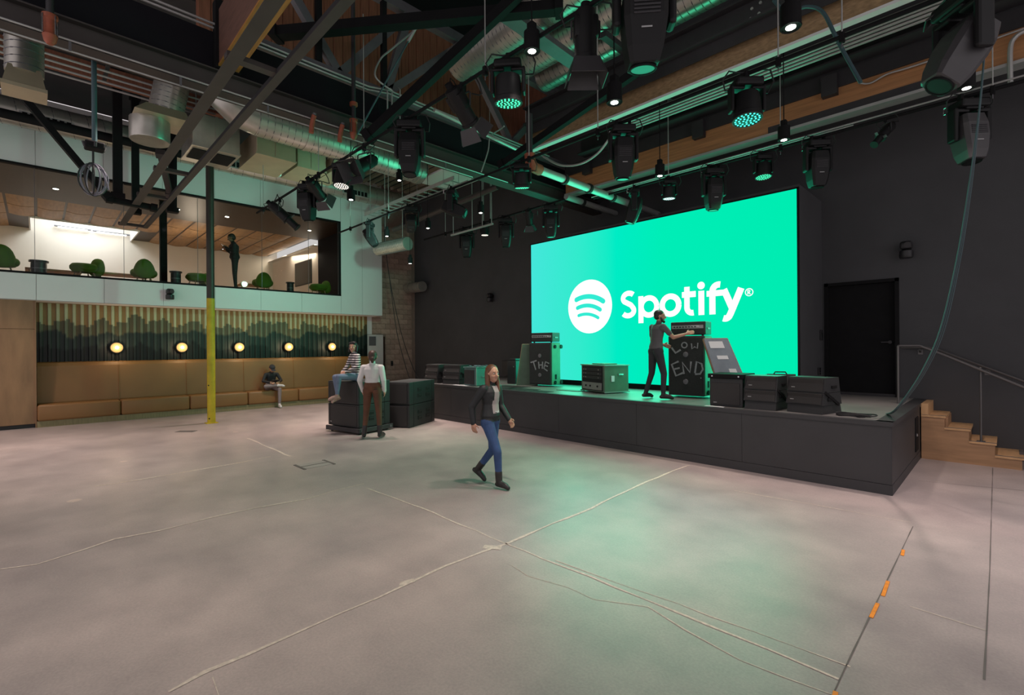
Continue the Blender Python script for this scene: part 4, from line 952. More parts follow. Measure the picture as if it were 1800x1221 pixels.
moving_head('green lit moving head just above the video wall left corner', 968, YF, R(40), R(3), .74)
# can downlights
downlight('bright white can downlight before the strand board beam', 1080, 180, 5.0, 308, PINK, s=1.15)
downlight('white can downlight at the top right under the strand board', 1390, 48, 5.0, 330, PINK, s=1.1)
downlight('white can downlight below the high spiral ducts', 935, 90, 5.0, 308, PINK)
downlight('white can downlight under the timber at the far right', 1699, 155, 5.0, 362, PINK)
downlight('white can downlight over the right end of the video wall', 1378, 246, 5.0, 186)
downlight('white can downlight over the middle of the video wall', 1160, 309, 5.0, 164)
downlight('white can downlight beside the pale mezzanine window end', 617, 351, 5.0, 330, PINK)
downlight('white can downlight low before the mezzanine corner', 680, 415, 5.0, 252, PINK, s=.9)
downlight('white can downlight under the spiral duct end', 752, 401, 5.0, 286, PINK, s=.9)
downlight('white can downlight before the dark back wall left of the video wall', 845, 374, 5.0, 252, PINK, s=.9)
downlight('pendant can downlight low before the brick wall', 721, 463, 4.3, 420, WARM, s=.85)
downlight('small white can downlight behind the near moving head', 702, 317, 5.4, 252, PINK, s=.8)
# wall cameras
def ptz(label, p, rz):
    t = thing('wall_camera', label, 'camera', tuple(p), rz)
    MB().bbox((0, -.03, .10), (.12, .06, .10), .01).build('bracket', 'black_metal', t)
    MB().lathe([(.09, -.14), (.10, -.12), (.10, -.02), (.07, 0)], (0, -.14, .05)).build('base', 'black_plastic', t, smooth=True)
    MB().bbox((0, -.15, .13), (.17, .16, .14), .04, seg=3).build('camera_head', 'black_plastic', t, smooth=True)
    MB().cyl((.03, -.23, .13), (.03, -.27, .12), .05, n=16).build('lens', 'steel_dark', t, smooth=True)
    return t
ptz('small black camera on the pale mezzanine front', at(297, 521, 'X', XF), R(90))
ptz('small black camera on the dark wall left of the video wall', at(866, 526, 'Y', YB), 0)
ptz('small black camera on the black wall above the door', at(1595, 446, 'Y', YB), 0)
# ================================================================== seating wall
bq = thing('banquette', 'long tan leather banquette with high back along the mural wall', 'bench', (-16.2, 0, 0))
MB().span((-.70, .0, 0), (-.06, 8.9, .15)).build('plinth', 'plinth_wood', bq)
seams = [.0, 1.57, 3.10, 4.61, 6.12, 7.57, 8.88]
for a, b in zip(seams, seams[1:]):
    MB().bbox((-.29, (a+b)/2, .345), (.58, b-a-.008, .39), .05, seg=3).build('seat_cushion', 'tan_leather', bq, smooth=True)
    ln = (b-a-.008)/2
    mb = MB(); prof = [(-.68, .50), (-.43, .50), (-.415, .56), (-.50, 1.46), (-.53, 1.535), (-.60, 1.56), (-.68, 1.56)]
    mb.prism(prof, (0, (a+b)/2-ln, 0), (1, 0, 0), (0, 0, 1), (0, 2*ln, 0)); mb.build('back_cushion', 'tan_leather', bq)
for y in (1.57, 3.10, 4.61, 6.12, 7.57): MB().tube([(-.40, y, .53), (-.485, y, 1.46), (-.53, y, 1.54)], .008, 6).build('seam_welt', 'tan_welt', bq)
for k, y in enumerate((1.54, 3.015, 4.52, 6.01, 7.49)):
    t = thing('wall_sconce', 'round glowing wall sconce on the mural, %s from the left' % ('first', 'second', 'third', 'fourth', 'fifth')[k], 'wall lamp', (-16.86, y, 1.915), 0, 'sconces on the mural wall')
    MB().cyl((0, 0, 0), (.10, 0, 0), .155, n=26).build('backplate', 'black_metal', t, smooth=True)
    MB().lathe([(.135, .10), (.13, .13), (.10, .155), (.06, .165), (.002, .168)], (0, 0, 0), (1, 0, 0), 24).build('glass_diffuser', 'sconce_glass', t, smooth=True)
    MB().lathe([(.042, .165), (.038, .178), (.022, .184), (.002, .186)], (0, 0, 0), (1, 0, 0), 18).build('bulb', 'bulb_warm', t, smooth=True)
    MB().bar((.03, 0, -.15), (.03, 0, -.36), .03, .03).build('stem', 'black_metal', t)
    lamp('POINT', 'sconce_light', (-16.45, y, 1.915), 9, (1, .74, .45), .09)
yc = thing('steel_column', 'slender round steel column, brown above and yellow below', 'column', (-14.0, 3.13, 0))
MB().cyl((0, 0, 3.13), (0, 0, 7.4), .088, n=20).build('upper_shaft', 'column_brown', yc, smooth=True)
MB().cyl((0, 0, 0), (0, 0, 3.13), .09, n=20).build('yellow_shaft', 'column_yellow', yc, smooth=True, label='worn yellow paint on lower shaft')
MB().bbox((0, 0, .006), (.26, .26, .012), .003).build('base_plate', 'column_yellow', yc)
for a, z in ((-.9, .95), (-.75, .12)): MB().cyl((.088*math.cos(a), .088*math.sin(a), z), (.095*math.cos(a), .095*math.sin(a), z), .018, n=10).build('plug', 'rubber', yc)
# floor covers and tape
def floor_box(label, p, q, w):
    a, b = at(*p, 'Z', 0), at(*q, 'Z', 0); d_ = (b-a); t = thing('floor_box', label, 'floor cover', tuple((a+b)/2), math.atan2(d_.y, d_.x)); L = d_.length
    MB().span((-L/2, -w/2, 0), (L/2, w/2, .004)).build('lid', 'floor_patch', t)
    for s in (-1, 1): MB().span((s*L/2-.02, -w/2-.03, .0), (s*L/2+.02, w/2+.03, .007)).build('lid_edge', 'floor_cut', t)
    MB().span((-L/2, -.012, .004), (L/2, .012, .0065)).build('slot', 'floor_cut', t)
floor_box('floor box lid with dark end bars in the middle of the concrete', (527, 821), (578, 812), .36)
t = thing('floor_drain', 'small dark slotted cover in the floor before the yellow column', 'floor cover', tuple(at(327, 758, 'Z', 0)), R(45))
MB().span((-.20, -.09, 0), (.20, .09, .006)).build('frame', 'floor_cut', t); MB().span((-.16, -.06, .006), (.16, .06, .009)).build('grate', 'floor_cut', t)
for k, (a, b) in enumerate((((1588, 966), (1586, 976)), ((1561, 1021), (1552, 1047)), ((1543, 1060), (1531, 1085)), ((1469, 1215), (1467, 1226)))):
    p, q = at(*a, 'Z', .003), at(*b, 'Z', .003); n_ = (q-p).normalized(); s = Vector((-n_.y, n_.x, 0))*.012
    tag(MB().prism([(0, 0), (1, 0), (1, 1), (0, 1)], p-s, q-p, s*2, (0, 0, .002)).build('tape_strip', 'orange_tape'), ('shortest orange tape strip on the floor, nearest the stage', 'longest orange tape strip on the floor', 'lower orange tape strip on the floor', 'orange tape scrap at the bottom edge of the photo')[k], 'tape', 'orange tape strips')
# ================================================================== subwoofers
def sub(label, loc, rz, w=1.06, d=1.0, h=.50, z=0):
    """grille on the -y face, handles on the +x face"""
    t = thing('subwoofer', label, 'speaker', (loc[0], loc[1], z), rz, 'subwoofers on the floor')
    MB().bbox((0, 0, h/2), (w, d, h-.008), .012).build('cabinet', 'speaker_black', t)
    MB().bbox((0, -d/2-.004, h/2), (w-.14, .02, h-.07), .006).build('grille', 'speaker_grille', t)
    for s in (-1, 1): MB().bbox((s*(w/2-.035), -d/2-.006, h/2), (.05, .016, h-.03), .004).build('corner_trim', 'speaker_black', t)
    MB().box((w/2+.002, -d/2+.18, h/2), (.006, .012, h-.01)).build('panel_joint', 'rubber', t); MB().box((w/2+.002, d/2-.16, h/2), (.006, .012, h-.01)).build('panel_joint', 'rubber', t)
    for y in (-.12, .20):
        for zz in (.36, .62): MB().box((w/2+.004, y*d, h*zz), (.012, .15*d, .10*h*2*.8)).build('handle_cup', 'rubber', t); MB().bar((w/2+.012, y*d-.07, h*zz+.02), (w/2+.012, y*d+.07, h*zz+.02), .014, .02).build('handle', 'speaker_black', t)
    MB().box((-w/2+.10, -d/2-.016, .09), (.05, .004, .018)).build('badge', 'amp_silver', t)
    return t
LS = Vector((-10.29, 5.23, 0)); LR = R(12)
dl = thing('speaker_dolly', 'low black wheeled dolly under the left subwoofer stack', 'dolly', tuple(LS), LR)
MB().bbox((0, 0, .085), (1.10, .92, .05), .01).build('deck', 'black_metal', dl)
MB().bbox((0, -.46, .085), (1.12, .05, .10), .01).build('bumper', 'steel_dark', dl); MB().bbox((.555, 0, .085), (.05, .95, .10), .01).build('bumper', 'steel_dark', dl)
for x in (-.46, .46):
    for y in (-.38, .38): MB().cyl((x-.02, y, .032), (x+.02, y, .032), .032, n=14).build('wheel', 'rubber', dl, smooth=True)
for y in (-.40, .40): MB().cyl((.58, y, .085), (.588, y, .085), .03, n=12).build('corner_cap', 'steel_grey', dl)
sub('lower subwoofer of the left stack, standing on a dolly', LS, LR, 1.05, .86, z=.135)
sub('upper subwoofer of the left stack, sat on by the striped person', LS, LR, 1.05, .86, z=.635)
RS = Vector((-10.22, 6.52, 0)); RR = R(27)
sub('lower subwoofer of the right stack beside the stage', RS, RR, .70, 1.22, .53)
sub('upper subwoofer of the right stack, green lit side', RS, RR, .70, 1.22, .53, .53)
# ================================================================== gear on the stage
def wedge(label, loc, rz, w=.56, d=.58, h=.46, group='floor monitors'):
    """two stacked small line boxes tipped back on a sub base: sloped grille on the -y face"""
    t = thing('stage_monitor', label, 'speaker', (loc[0], loc[1], ZS), rz, group)
    lean = .10
    def slab(z0, z1, y0a, y0b, y1, name, m, e=0):
        MB().prism([(y0a, z0), (y1, z0), (y1-.04, z1), (y0b, z1)], (-w/2+e, 0, 0), (0, 1, 0), (0, 0, 1), (w-2*e, 0, 0)).build(name, m, t)
    f = lambda z: -d/2+lean*(z/h)
    slab(0, .12, f(0)+.03, f(.12)+.03, d/2, 'base_box', 'speaker_black', .01)
    slab(.125, .29, f(.125), f(.29), d/2-.02, 'lower_cabinet', 'speaker_black')
    slab(.295, h, f(.295), f(h), d/2-.06, 'upper_cabinet', 'speaker_black')
    slab(.14, .28, f(.14)-.012, f(.28)-.012, f(.2)+.02, 'lower_grille', 'speaker_grille', .02)
    slab(.31, h-.015, f(.31)-.012, f(h)-.012, f(.4)+.02, 'upper_grille', 'speaker_grille', .02)
    for s in (-1, 1):
        MB().bbox((s*(w/2+.006), -.05, .20), (.016, .16, .05), .005).build('rigging_bracket', 'black_metal', t)
        MB().bbox((s*(w/2+.006), .04, .37), (.016, .14, .04), .005).build('rigging_bracket', 'black_metal', t)
        MB().bar((s*(w/2+.01), -.20, .30), (s*(w/2+.01), .16, .12), .014, .04).build('rigging_arm', 'black_metal', t)
    for z in (.16, .33): MB().box((-w/2+.09, f(z)-.016, z+.03), (.05, .004, .012)).build('badge', 'amp_silver', t)
    return t
wedge('floor monitor in the middle of the right group, beside the flight lid', (-2.55, 7.90), R(-2), .46, .56, .50)
wedge('rightmost floor monitor, nearest the stage corner', (-1.93, 7.93), R(-13), .50, .56, .50)
wedge('leftmost floor monitor at the far end of the stage', (-10.95, 7.90), R(4), .54, .60, .50)
wedge('second floor monitor from the left end of the stage', (-10.20, 7.96), R(14), .56, .60, .50)
# small sub under the lid
t = thing('stage_subwoofer', 'black stage subwoofer below the sticker covered lid', 'speaker', (-3.09, 7.98, ZS), R(3))
MB().bbox((0, 0, .22), (.50, .54, .44), .01).build('cabinet', 'speaker_black', t); MB().bbox((-.01, -.275, .20), (.44, .014, .34), .005).build('grille', 'speaker_grille', t)
MB().bbox((0, -.01, .475), (.54, .58, .07), .008).build('rigging_top', 'black_metal', t)
for x in (-.2, .2): MB().cyl((x, -.305, .475), (x, -.298, .475), .012, n=8).build('bolt', 'chrome', t)
for z in (.1, .33): MB().bbox((.262, -.05, z), (.02, .22, .07), .006).build('rigging_bracket', 'black_metal', t)
MB().box((-.16, -.286, .06), (.05, .004, .014)).build('badge', 'amp_silver', t)
# bass cabinets with letters
def letters(t, strokes, m='spray_white', y=-.006):
    for st in strokes:
        mb = MB()
        for pts, w in st:
            for q in stroke(pts, w): mb.prism([(v.x, v.y) for v in q], (0, y, 0), (1, 0, 0), (0, 0, 1), (0, .004, 0))
        mb.build('letter', m, t)
def cabinet(label, loc, rz, w, d, h, name='bass_cabinet'):
    t = thing(name, label, 'speaker cabinet', (loc[0], loc[1], ZS), rz)
    MB().bbox((0, d/2, h/2+.02), (w, d, h-.04), .015).build('cabinet', 'speaker_black', t)
    MB().bbox((0, .0, h/2+.02), (w-.05, .02, h-.10), .006).build('grille', 'grille_cloth', t)
    MB().bbox((w/2+.003, d/2, h/2+.02), (.012, d-.05, h-.06), .004).build('side_lit_panel', 'case_green_lit', t)  # green light on this side put in as a tinted panel
    for z in (.10, h-.10):
        for x in (w/2-.02, w/2-.02):
            pass
        MB().cyl((w/2-.03, d+.01, z), (w/2+.03, d+.01, z), .05, n=14).build('caster', 'rubber', t, smooth=True)
        MB().cyl((w/2+.02, d*.35, z), (w/2+.035, d*.35, z), .045, n=14).build('corner_cap', 'black_metal', t, smooth=True)
    MB().bbox((w/2+.012, d*.45, h*.22), (.012, .07, .12), .004).build('jack_plate', 'black_metal', t)
    for z in (h*.70, h*.26): MB().lathe([(.001, 0), (.045, .004), (.05, .012)], (0, -.022, z), (0, 1, 0), 14).build('dust_cap', 'steel_grey', t, smooth=True)
    return t
def amp_head(label, loc, rz, w=.60, d=.34, h=.22):
    t = thing('amp_head', label, 'amplifier', loc, rz)
    MB().bbox((0, d/2, h/2+.02), (w, d, h), .015).build('case', 'speaker_black', t)
    MB().bbox((-.005, -.003, h*.68), (w-.06, .012, h*.26), .004).build('control_panel', 'amp_silver', t)
    MB().bbox((0, -.003, h*.34), (w-.05, .012, h*.34), .004).build('front_grille', 'grille_cloth', t)
    mb = MB()
    for k in range(8): MB().cyl((-w*.38+k*.055, -.01, h*.68), (-w*.38+k*.055, -.03, h*.68), .012, n=10).build('knob', 'rubber', t)
    MB().box((w*.22, -.012, h*.72), (.14, .004, .014)).build('name_strip', 'tape_white', t)
    for x in (-w*.4, w*.4): MB().cyl((x, .05, 0), (x, .05, .025), .02, n=10).build('foot', 'rubber', t)
    MB().bbox((w/2+.004, d/2, h*.55), (.012, .14, .03), .005).build('handle', 'case_grey', t)
    return t
def lid(label, base_a, base_b, top_a, top_b, outer, inner, th=.05):
    """case lid leaning on a cabinet: a tray with plywood edge, base edge a-b, top edge a-b"""
    t = thing('case_lid', label, 'case lid', (0, 0, 0)); A, B, C, D = map(Vector, (base_a, base_b, top_b, top_a))
    n_ = (B-A).cross(D-A).normalized()
    MB().add([A, B, C, D, A+n_*.012, B+n_*.012, C+n_*.012, D+n_*.012], [(0, 1, 2, 3), (7, 6, 5, 4), (0, 4, 5, 1), (1, 5, 6, 2), (2, 6, 7, 3), (3, 7, 4, 0)]).build('panel', outer, t)
    for p, q in ((A, B), (B, C), (C, D), (D, A)): MB().bar(p-n_*th*.5, q-n_*th*.5, .022, th, n_).build('rim', 'raw_ply', t)
    MB().add([A-n_*.004, B-n_*.004, C-n_*.004, D-n_*.004], [(0, 1, 2, 3)]).build('lining', inner, t)
    return t, A, B, C, D, n_
c1 = cabinet('tall bass cabinet with THE sprayed on its grille', (-7.90, 8.70), R(8), .64, .42, 1.06)
letters(c1, [[([(-.27, .575), (-.09, .625)], .032), ([(-.185, .59), (-.115, .40)], .032)],
             [([(-.035, .60), (-.015, .43)], .030), ([(.085, .60), (.075, .43)], .030), ([(-.025, .515), (.08, .525)], .028)],
             [([(.27, .56), (.17, .60), (.12, .44), (.225, .38)], .030), ([(.145, .515), (.235, .49)], .028)]], y=-.016)
amp_head('amp head on the cabinet marked THE', (-7.88, 8.74, ZS+1.06), R(8), .62)
lid('open green lit case lid leaning left of the cabinet marked THE', (-8.60, 8.60, ZS), (-8.22, 8.95, ZS), (-8.44, 8.64, ZS+1.02), (-8.20, 8.92, ZS+1.02), 'case_green_lit', 'case_green_lit')
c2 = cabinet('taller bass cabinet with END sprayed on its grille', (-4.12, 8.52), R(6), .66, .44, 1.14)
letters(c2, [[([(-.26, .925), (-.185, .825), (-.09, .885)], .034)],
             [(arc(-.02, .97, .05, 0, 360, 12), .022)],
             [([(.11, 1.00), (.12, .90), (.165, .94), (.215, .91), (.225, 1.01)], .022)],
             [([(-.13, .67), (-.26, .61), (-.18, .40), (-.05, .46)], .034), ([(-.22, .52), (-.11, .55)], .030)],
             [([(-.03, .44), (-.06, .65), (.08, .47), (.10, .67)], .032)],
             [([(.17, .46), (.20, .67), (.29, .63), (.31, .53), (.26, .45), (.17, .44)], .032)], [([(.265, .375), (.285, .375)], .022)]], y=-.016)
amp_head('amp head under the hand of the person on stage', (-4.10, 8.56, ZS+1.14), R(6), .64, .34, .24)
t, A, B, C, D, n_ = lid('grey blue case lid with white stickers leaning right of the cabinet marked END', (-3.36, 8.34, ZS), (-2.98, 8.66, ZS), (-3.74, 8.42, ZS+1.08), (-3.44, 8.70, ZS+1.08), 'case_grey', 'case_green_lit')
for (u0, u1, v0, v1) in ((.14, .72, .84, .95), (.28, .70, .66, .72), (.55, .82, .44, .51)):
    q = lambda u, v: A.lerp(B, u).lerp(D.lerp(C, u), v)+n_*.022
    MB().add([q(u0, v0), q(u1, v0), q(u1, v1), q(u0, v1)], [(0, 1, 2, 3)]).build('sticker', 'tape_white', t)
# rack case, centre
t = thing('rack_case', 'open amp rack case standing in the middle of the stage', 'rack', (-5.93, 8.55, ZS), R(-18))
MB().bbox((0, .0, .30), (.80, .62, .56), .012).build('case', 'case_green_lit', t)
MB().bbox((0, -.314, .30), (.70, .012, .50), .004).build('front_opening', 'rubber', t)
for k, z in enumerate((.48, .40, .32)):
    MB().bbox((0, -.325, z), (.66, .012, .065), .003).build('rack_unit', 'speaker_black', t)
    for x in (-.27, -.20, .24): MB().cyl((x, -.33, z), (x, -.345, z), .012, n=8).build('knob', 'amp_silver', t)
MB().bbox((0, -.325, .14), (.66, .014, .15), .004).build('power_amp', 'amp_silver', t)
for x in (-.2, -.05, .2): MB().cyl((x, -.33, .14), (x, -.345, .14), .02, n=10).build('knob', 'rubber', t)
for x in (-.41, .41):
    for z in (.03, .57): MB().span((x-.012, -.32, z-.012), (x+.012, .32, z+.012)).build('edge_rail', 'amp_silver', t)
MB().bbox((0, 0, .592), (.40, .35, .02), .005).build('lid_plate', 'case_green_lit', t)
MB().bbox((.405, -.1, .30), (.012, .08, .12), .004).build('label_card', 'tape_white', t); MB().bbox((.41, .1, .38), (.02, .12, .03), .006).build('handle', 'chrome', t)
t = tag(MB().span((-6.95, 8.18, ZS), (-6.35, 8.42, ZS+.012)).build('paper_sheet', 'case_green_lit'), 'flat green lit sheet lying on stage left of the rack case', 'sheet')
# teal lit flight case, left
t = thing('flight_case', 'teal lit flight case with handle near the left end of the stage', 'case', (-9.32, 7.97, ZS), R(4))
MB().bbox((0, 0, .23), (.42, .62, .44), .012).build('body', 'case_teal_lit', t)
MB().bbox((-.02, -.315, .22), (.36, .012, .36), .004).build('front_panel', 'speaker_black', t)
MB().tube([(.215, -.12, .24), (.245, -.12, .22), (.245, .12, .22), (.215, .12, .24)], .010, 6).build('handle', 'chrome', t)
for s in (-1, 1): MB().span((.205, s*.30-.012, .02), (.225, s*.30+.012, .45)).build('edge_rail', 'amp_silver', t)
MB().bbox((0, 0, .46), (.46, .66, .025), .006).build('lid', 'case_teal_lit', t)
for i in range(9): MB().ell((random.uniform(-.18, .2), random.uniform(-.28, .28), .485), (.05, .05, .02), 8, 5).build('cable_heap', 'cable_teal', t)
tag(MB().bbox((-9.6, 7.62, ZS+.004), (.55, .12, .006), .002).build('paper_sheet', 'tape_white'), 'white paper strip at the stage edge under the flight case', 'paper')
tag(MB().bbox((-3.2, 7.58, ZS+.004), (.30, .07, .006), .002).build('paper_sheet', 'tape_white'), 'white paper strip at the stage edge under the right subwoofer', 'paper')
# dark items beside the cabinet THE, and a small amp at the right
t = thing('equipment_trunk', 'small dark trunk beside the leaning lid at the back of the stage', 'trunk', (-9.05, 9.0, ZS), R(5))
MB().bbox((0, 0, .30), (.30, .34, .60), .02).build('body', 'black_plastic', t); MB().bbox((0, 0, .63), (.22, .26, .06), .02).build('lid', 'black_plastic', t); MB().cyl((.10, -.175, .45), (.10, -.19, .45), .02, n=8).build('latch', 'chrome', t)
t = thing('combo_amp', 'small black combo amp leaning back at the right edge of the video wall', 'amplifier', (-2.75, 9.25, ZS), R(25))
MB().prism([(-.18, 0), (.18, 0), (.12, .44), (-.08, .46)], (-.22, 0, 0), (0, 1, 0), (0, 0, 1), (.44, 0, 0)).build('cabinet', 'speaker_black', t)
MB().prism([(-.19, .03), (-.175, .03), (-.085, .42), (-.10, .42)], (-.18, 0, 0), (0, 1, 0), (0, 0, 1), (.36, 0, 0)).build('grille', 'speaker_grille', t)
MB().tube([(-.1, .02, .45), (-.08, .02, .49), (.08, .02, .49), (.1, .02, .45)], .012, 6).build('handle', 'rubber', t)
# ================================================================== stair rails
hr = thing('handrail', 'steel handrail with posts at the open side of the stair', 'railing', (0, 10.3, 0))
P0 = at(1573, 624, 'Y', 9.95); 
top = [(-1.22, -.35, 1.83), (-.98, -.02, 1.83), (-.70, 0, 1.69), (.9, 0, .83)]
MB().tube(top, .019, 8).build('rail', 'rail_steel', hr, smooth=True)
MB().tube([(-1.22, -.35, .9), (-1.22, -.35, 1.83)], .017, 8).build('post', 'rail_steel', hr, smooth=True)
MB().tube([(-.27, .03, .36), (-.27, .03, 1.48), (-.27, 0, 1.49)], .014, 8).build('post', 'rail_steel', hr, smooth=True)
MB().bbox((-.27, .03, .362), (.10, .10, .01), .003).build('base_flange', 'rail_steel', hr)
wr = thing('handrail', 'wall mounted steel handrail on the black wall above the stair', 'railing', (0, YB-.09, 0))
MB().tube([(-1.30, 0, 1.80), (-.95, 0, 1.80), (-.85, 0, 1.78), (.9, 0, .92)], .019, 8).build('rail', 'rail_steel', wr, smooth=True)
for x, z in ((-1.05, 1.78), (-.21, 1.45)): MB().bar((x, .09, z-.06), (x, 0, z-.02), .03, .03).bbox((x, .085, z-.06), (.07, .01, .09), .003).build('bracket', 'rail_steel', wr)
# ================================================================== cables
def hang(pts): return [Vector(p) for p in pts]
top_ = Vector((-.42, 6.25, 5.15)); end_ = at(1562, 728, 'Z', ZS+.01)
for k in range(5):
    o = Vector((.7, .7, 0))*(k-2)*.005
    P = [at(1739, -20, 'Y', 6.30), at(1733, 60, 'Y', 6.32), at(1722, 190, 'Y', 6.38), at(1705, 330, 'Y', 6.5)+o, at(1684, 460, 'Y', 6.68)+o*1.5, at(1656, 580, 'Y', 6.95)+o*2, at(1625, 650, 'Y', 7.25)+o*2, at(1594, 697, 'Y', 7.55)+o*1.5, at(1572, 722, 'Y', 7.75)+o, at(1560, 727, 'Z', ZS+.012)+o*2]
    flex(('first', 'second', 'third', 'fourth', 'fifth')[k] + ' strand from the left of the teal cable bundle hanging onto the stage', P, .0075, 'cable_teal' if k % 2 == 0 else 'cable_black', 'hanging_cable')
t = thing('cable_pile', 'loose black cable loops lying near the stage corner', 'cable', (-1.45, 7.75, ZS))
for i in range(3): MB().tube([(.16*math.cos(a)*(1+.2*i)+.03*i, .09*math.sin(a), .012+.012*i+.006*math.sin(3*a)) for a in [k*2*math.pi/20 for k in range(20)]], .009, 5, closed=True).build('loop', 'cable_black', t, smooth=True)
for k, dx in enumerate((0, .10)):
    flex(('left', 'right')[k] + ' thin dark cable hanging before the brick wall', [Vector((-15.55, at(676, 420, 'X', -15.6).y, 6.9)), at(676, 420, 'X', -15.6)+Vector((0, dx*.2, 0)), at(685, 490, 'X', -15.5), at(697, 580, 'X', -15.2)+Vector((dx, dx, 0)), at(712, 640, 'X', -14.6)+Vector((dx, dx*2, 0)), at(721, 668, 'X', -14.2)+Vector((dx, dx*3, 0))], .012, 'cable_black', 'hanging_cable')
# ================================================================== mezzanine room
def lounge(label, px, py, top, rz, w=.60):
    x = -17.35; k = at(px, py, 'X', x); y = k.y; top = k.z-MZ
    t = thing('lounge_chair', label, 'chair', (x, y, MZ), rz, 'green lounge chairs')
    MB().lathe([(.10, .26), (w*.40, .28), (w*.5, .36), (w*.5, .44), (w*.42, .50), (.05, .51)], (0, .05, 0), n=20).build('seat', 'green_fabric', t, smooth=True)
    a = Matrix.Rotation(R(-12), 3, 'X'); MB().loft([[Vector((wx*w*math.cos(q), -.20-.06*zz+dd*math.sin(q), zz*top)) for q in [k*2*math.pi/16 for k in range(16)]] for wx, dd, zz in ((.20, .08, .30), (.36, .13, .38), (.42, .15, .50), (.40, .15, .65), (.33, .13, .80), (.24, .11, .91), (.13, .07, .975), (.03, .02, 1.0))]).build('backrest', 'green_fabric', t, smooth=True)
    for s in (-1, 1): MB().ell((s*w*.40, .06, .40), (.08, .22, .10), 12, 8).build('armrest', 'green_fabric', t, smooth=True)
    for i in range(4):
        q = i*math.pi/2+.78; MB().cyl((.2*math.cos(q), .05+.2*math.sin(q), .27), (.3*math.cos(q), .05+.3*math.sin(q), 0), .016, n=8).build('leg', 'raw_ply', t)
    return t
lounge('green lounge chair cut by the left edge behind the glass', 3, 432, .95, R(90))
lounge('green lounge chair seen from the side behind the glass', 152, 452, .85, R(200))
lounge('tall green lounge chair in front of the light well behind the glass', 253, 457, .92, R(85))
lounge('green lounge chair partly hidden by the yellow column behind the glass', 350, 478, .70, R(200))
lounge('green lounge chair right of the standing person behind the glass', 462, 480, .80, R(80))
lounge('green lounge chair by the dark end wall behind the glass', 562, 492, .62, R(190))
def stool(label, px, py, h, w):
    k = at(px, py, 'X', -17.2); t = thing('drum_table', label, 'table', (-17.2, k.y, MZ), 0, 'dark drum tables')
    h = max(.3, k.z-MZ)
    MB().lathe([(w*.8, 0), (w*.8, h-.05), (w*.7, h-.05)], n=18).build('drum_base', 'grey_table', t, smooth=True)
    MB().cyl((0, 0, h-.04), (0, 0, h), w, n=20).build('table_top', 'grey_table', t, smooth=True)
    MB().cyl((0, 0, h*.55), (0, 0, h*.60), w*.82, n=20).build('band', 'steel_grey', t, smooth=True)
stool('dark drum table behind the left part of the glass', 68, 458, .5, .19); stool('dark drum table behind the glass before the column', 309, 477, .45, .16); stool('dark drum table behind the glass near the wall screen', 510, 496, .4, .14)
for k, (px, py, w) in enumerate(((95, 475, 1.1), (215, 482, 1.2), (445, 500, 1.0))):
    q = at(px, py, 'X', -17.9); t = thing('low_table', ('low wood table behind the left pane', 'low wood table before the light well', 'low wood table right of the standing person')[k], 'table', (-17.9, q.y, MZ), 0, 'low wood tables')
    h = max(.3, q.z-MZ); MB().bbox((0, 0, h-.03), (.6, w, .05), .01).build('table_top', 'maple_tread', t)
    for x in (-.24, .24):
        for y in (-w*.42, w*.42): MB().box((x, y, (h-.05)/2), (.04, .04, h-.05)).build('leg', 'maple_panel', t)
mc = thing('steel_column', 'black steel post standing behind the mezzanine glass', 'column', tuple(Vector((-17.6, at(287, 440, 'X', -17.6).y, MZ))))
MB().box((0, 0, 1.29), (.17, .17, 2.58)).build('shaft', 'black_metal', mc); MB().box((0, 0, .02), (.3, .3, .04)).build('base_plate', 'black_metal', mc)
tv = thing('wall_screen', 'large dark wall screen on the mezzanine end wall', 'television', tuple(at(533, 480, 'Y', 8.18)))
MB().bbox((0, 0, 0), (1.75, .06, 1.02), .01).build('bezel', 'black_plastic', tv); MB().box((0, -.032, 0), (1.68, .006, .95)).build('display', 'tv_screen', tv)
for k, (a, b) in enumerate((((95, 397), (160, 407)), ((163, 407), (228, 415)))):
    p, q = at(*a, 'X', XR+.12), at(*b, 'X', XR+.12); t = thing('linear_light', ('left', 'right')[k] + ' linear tube light in the white light well', 'ceiling light', tuple((p+q)/2)); L = (q-p).length/2
    MB().bbox((0, 0, .04), (.08, 2*L, .05), .01).build('housing', 'steel_grey', t); MB().cyl((.03, -L*.8, 0), (.03, L*.8, 0), .028, n=10).build('tube', 'tube_white', t, smooth=True)
for k, (a, b) in enumerate((((345, 430), (362, 432)), ((388, 436), (412, 440)))):
    p, q = at(*a, 'X', XR+.4), at(*b, 'X', XR+.4); t = thing('linear_light', ('left', 'right')[k] + ' small linear light beside the standing person', 'ceiling light', tuple((p+q)/2)); L = (q-p).length/2
    MB().bbox((0, 0, .04), (.10, 2.6*L, .05), .01).build('housing', 'steel_grey', t); MB().cyl((.03, -L, 0), (.03, L, 0), .03, n=10).build('tube', 'tube_white', t, smooth=True)
for k, (px, py) in enumerate(((98, 332), (214, 352), (312, 368), (399, 381), (544, 405))):
    p = at(px, py, 'Z', 6.24); t = thing('recessed_downlight', 'small recessed downlight in the brown soffit, %s from the left' % ('first', 'second', 'third', 'fourth', 'fifth')[k], 'downlight', tuple(p), 0, 'soffit downlights')
    MB().cyl((0, 0, 0), (0, 0, .012), .085, n=16).build('trim_ring', 'steel_grey', t); MB().cyl((0, 0, -.004), (0, 0, .0), .06, n=14).build('lens', 'bulb_white', t)
    lamp('SPOT', 'soffit_beam', p-Vector((0, 0, .03)), 45, (1, .80, .60), .05, p-Vector((0, 0, 2)), 110, .8)
lamp('AREA', 'light_well_glow', (-24.0, 1.3, 7.3), 150, (.88, .93, 1), 1.6, (-24.7, 1.3, 4.0), sy=2.4)
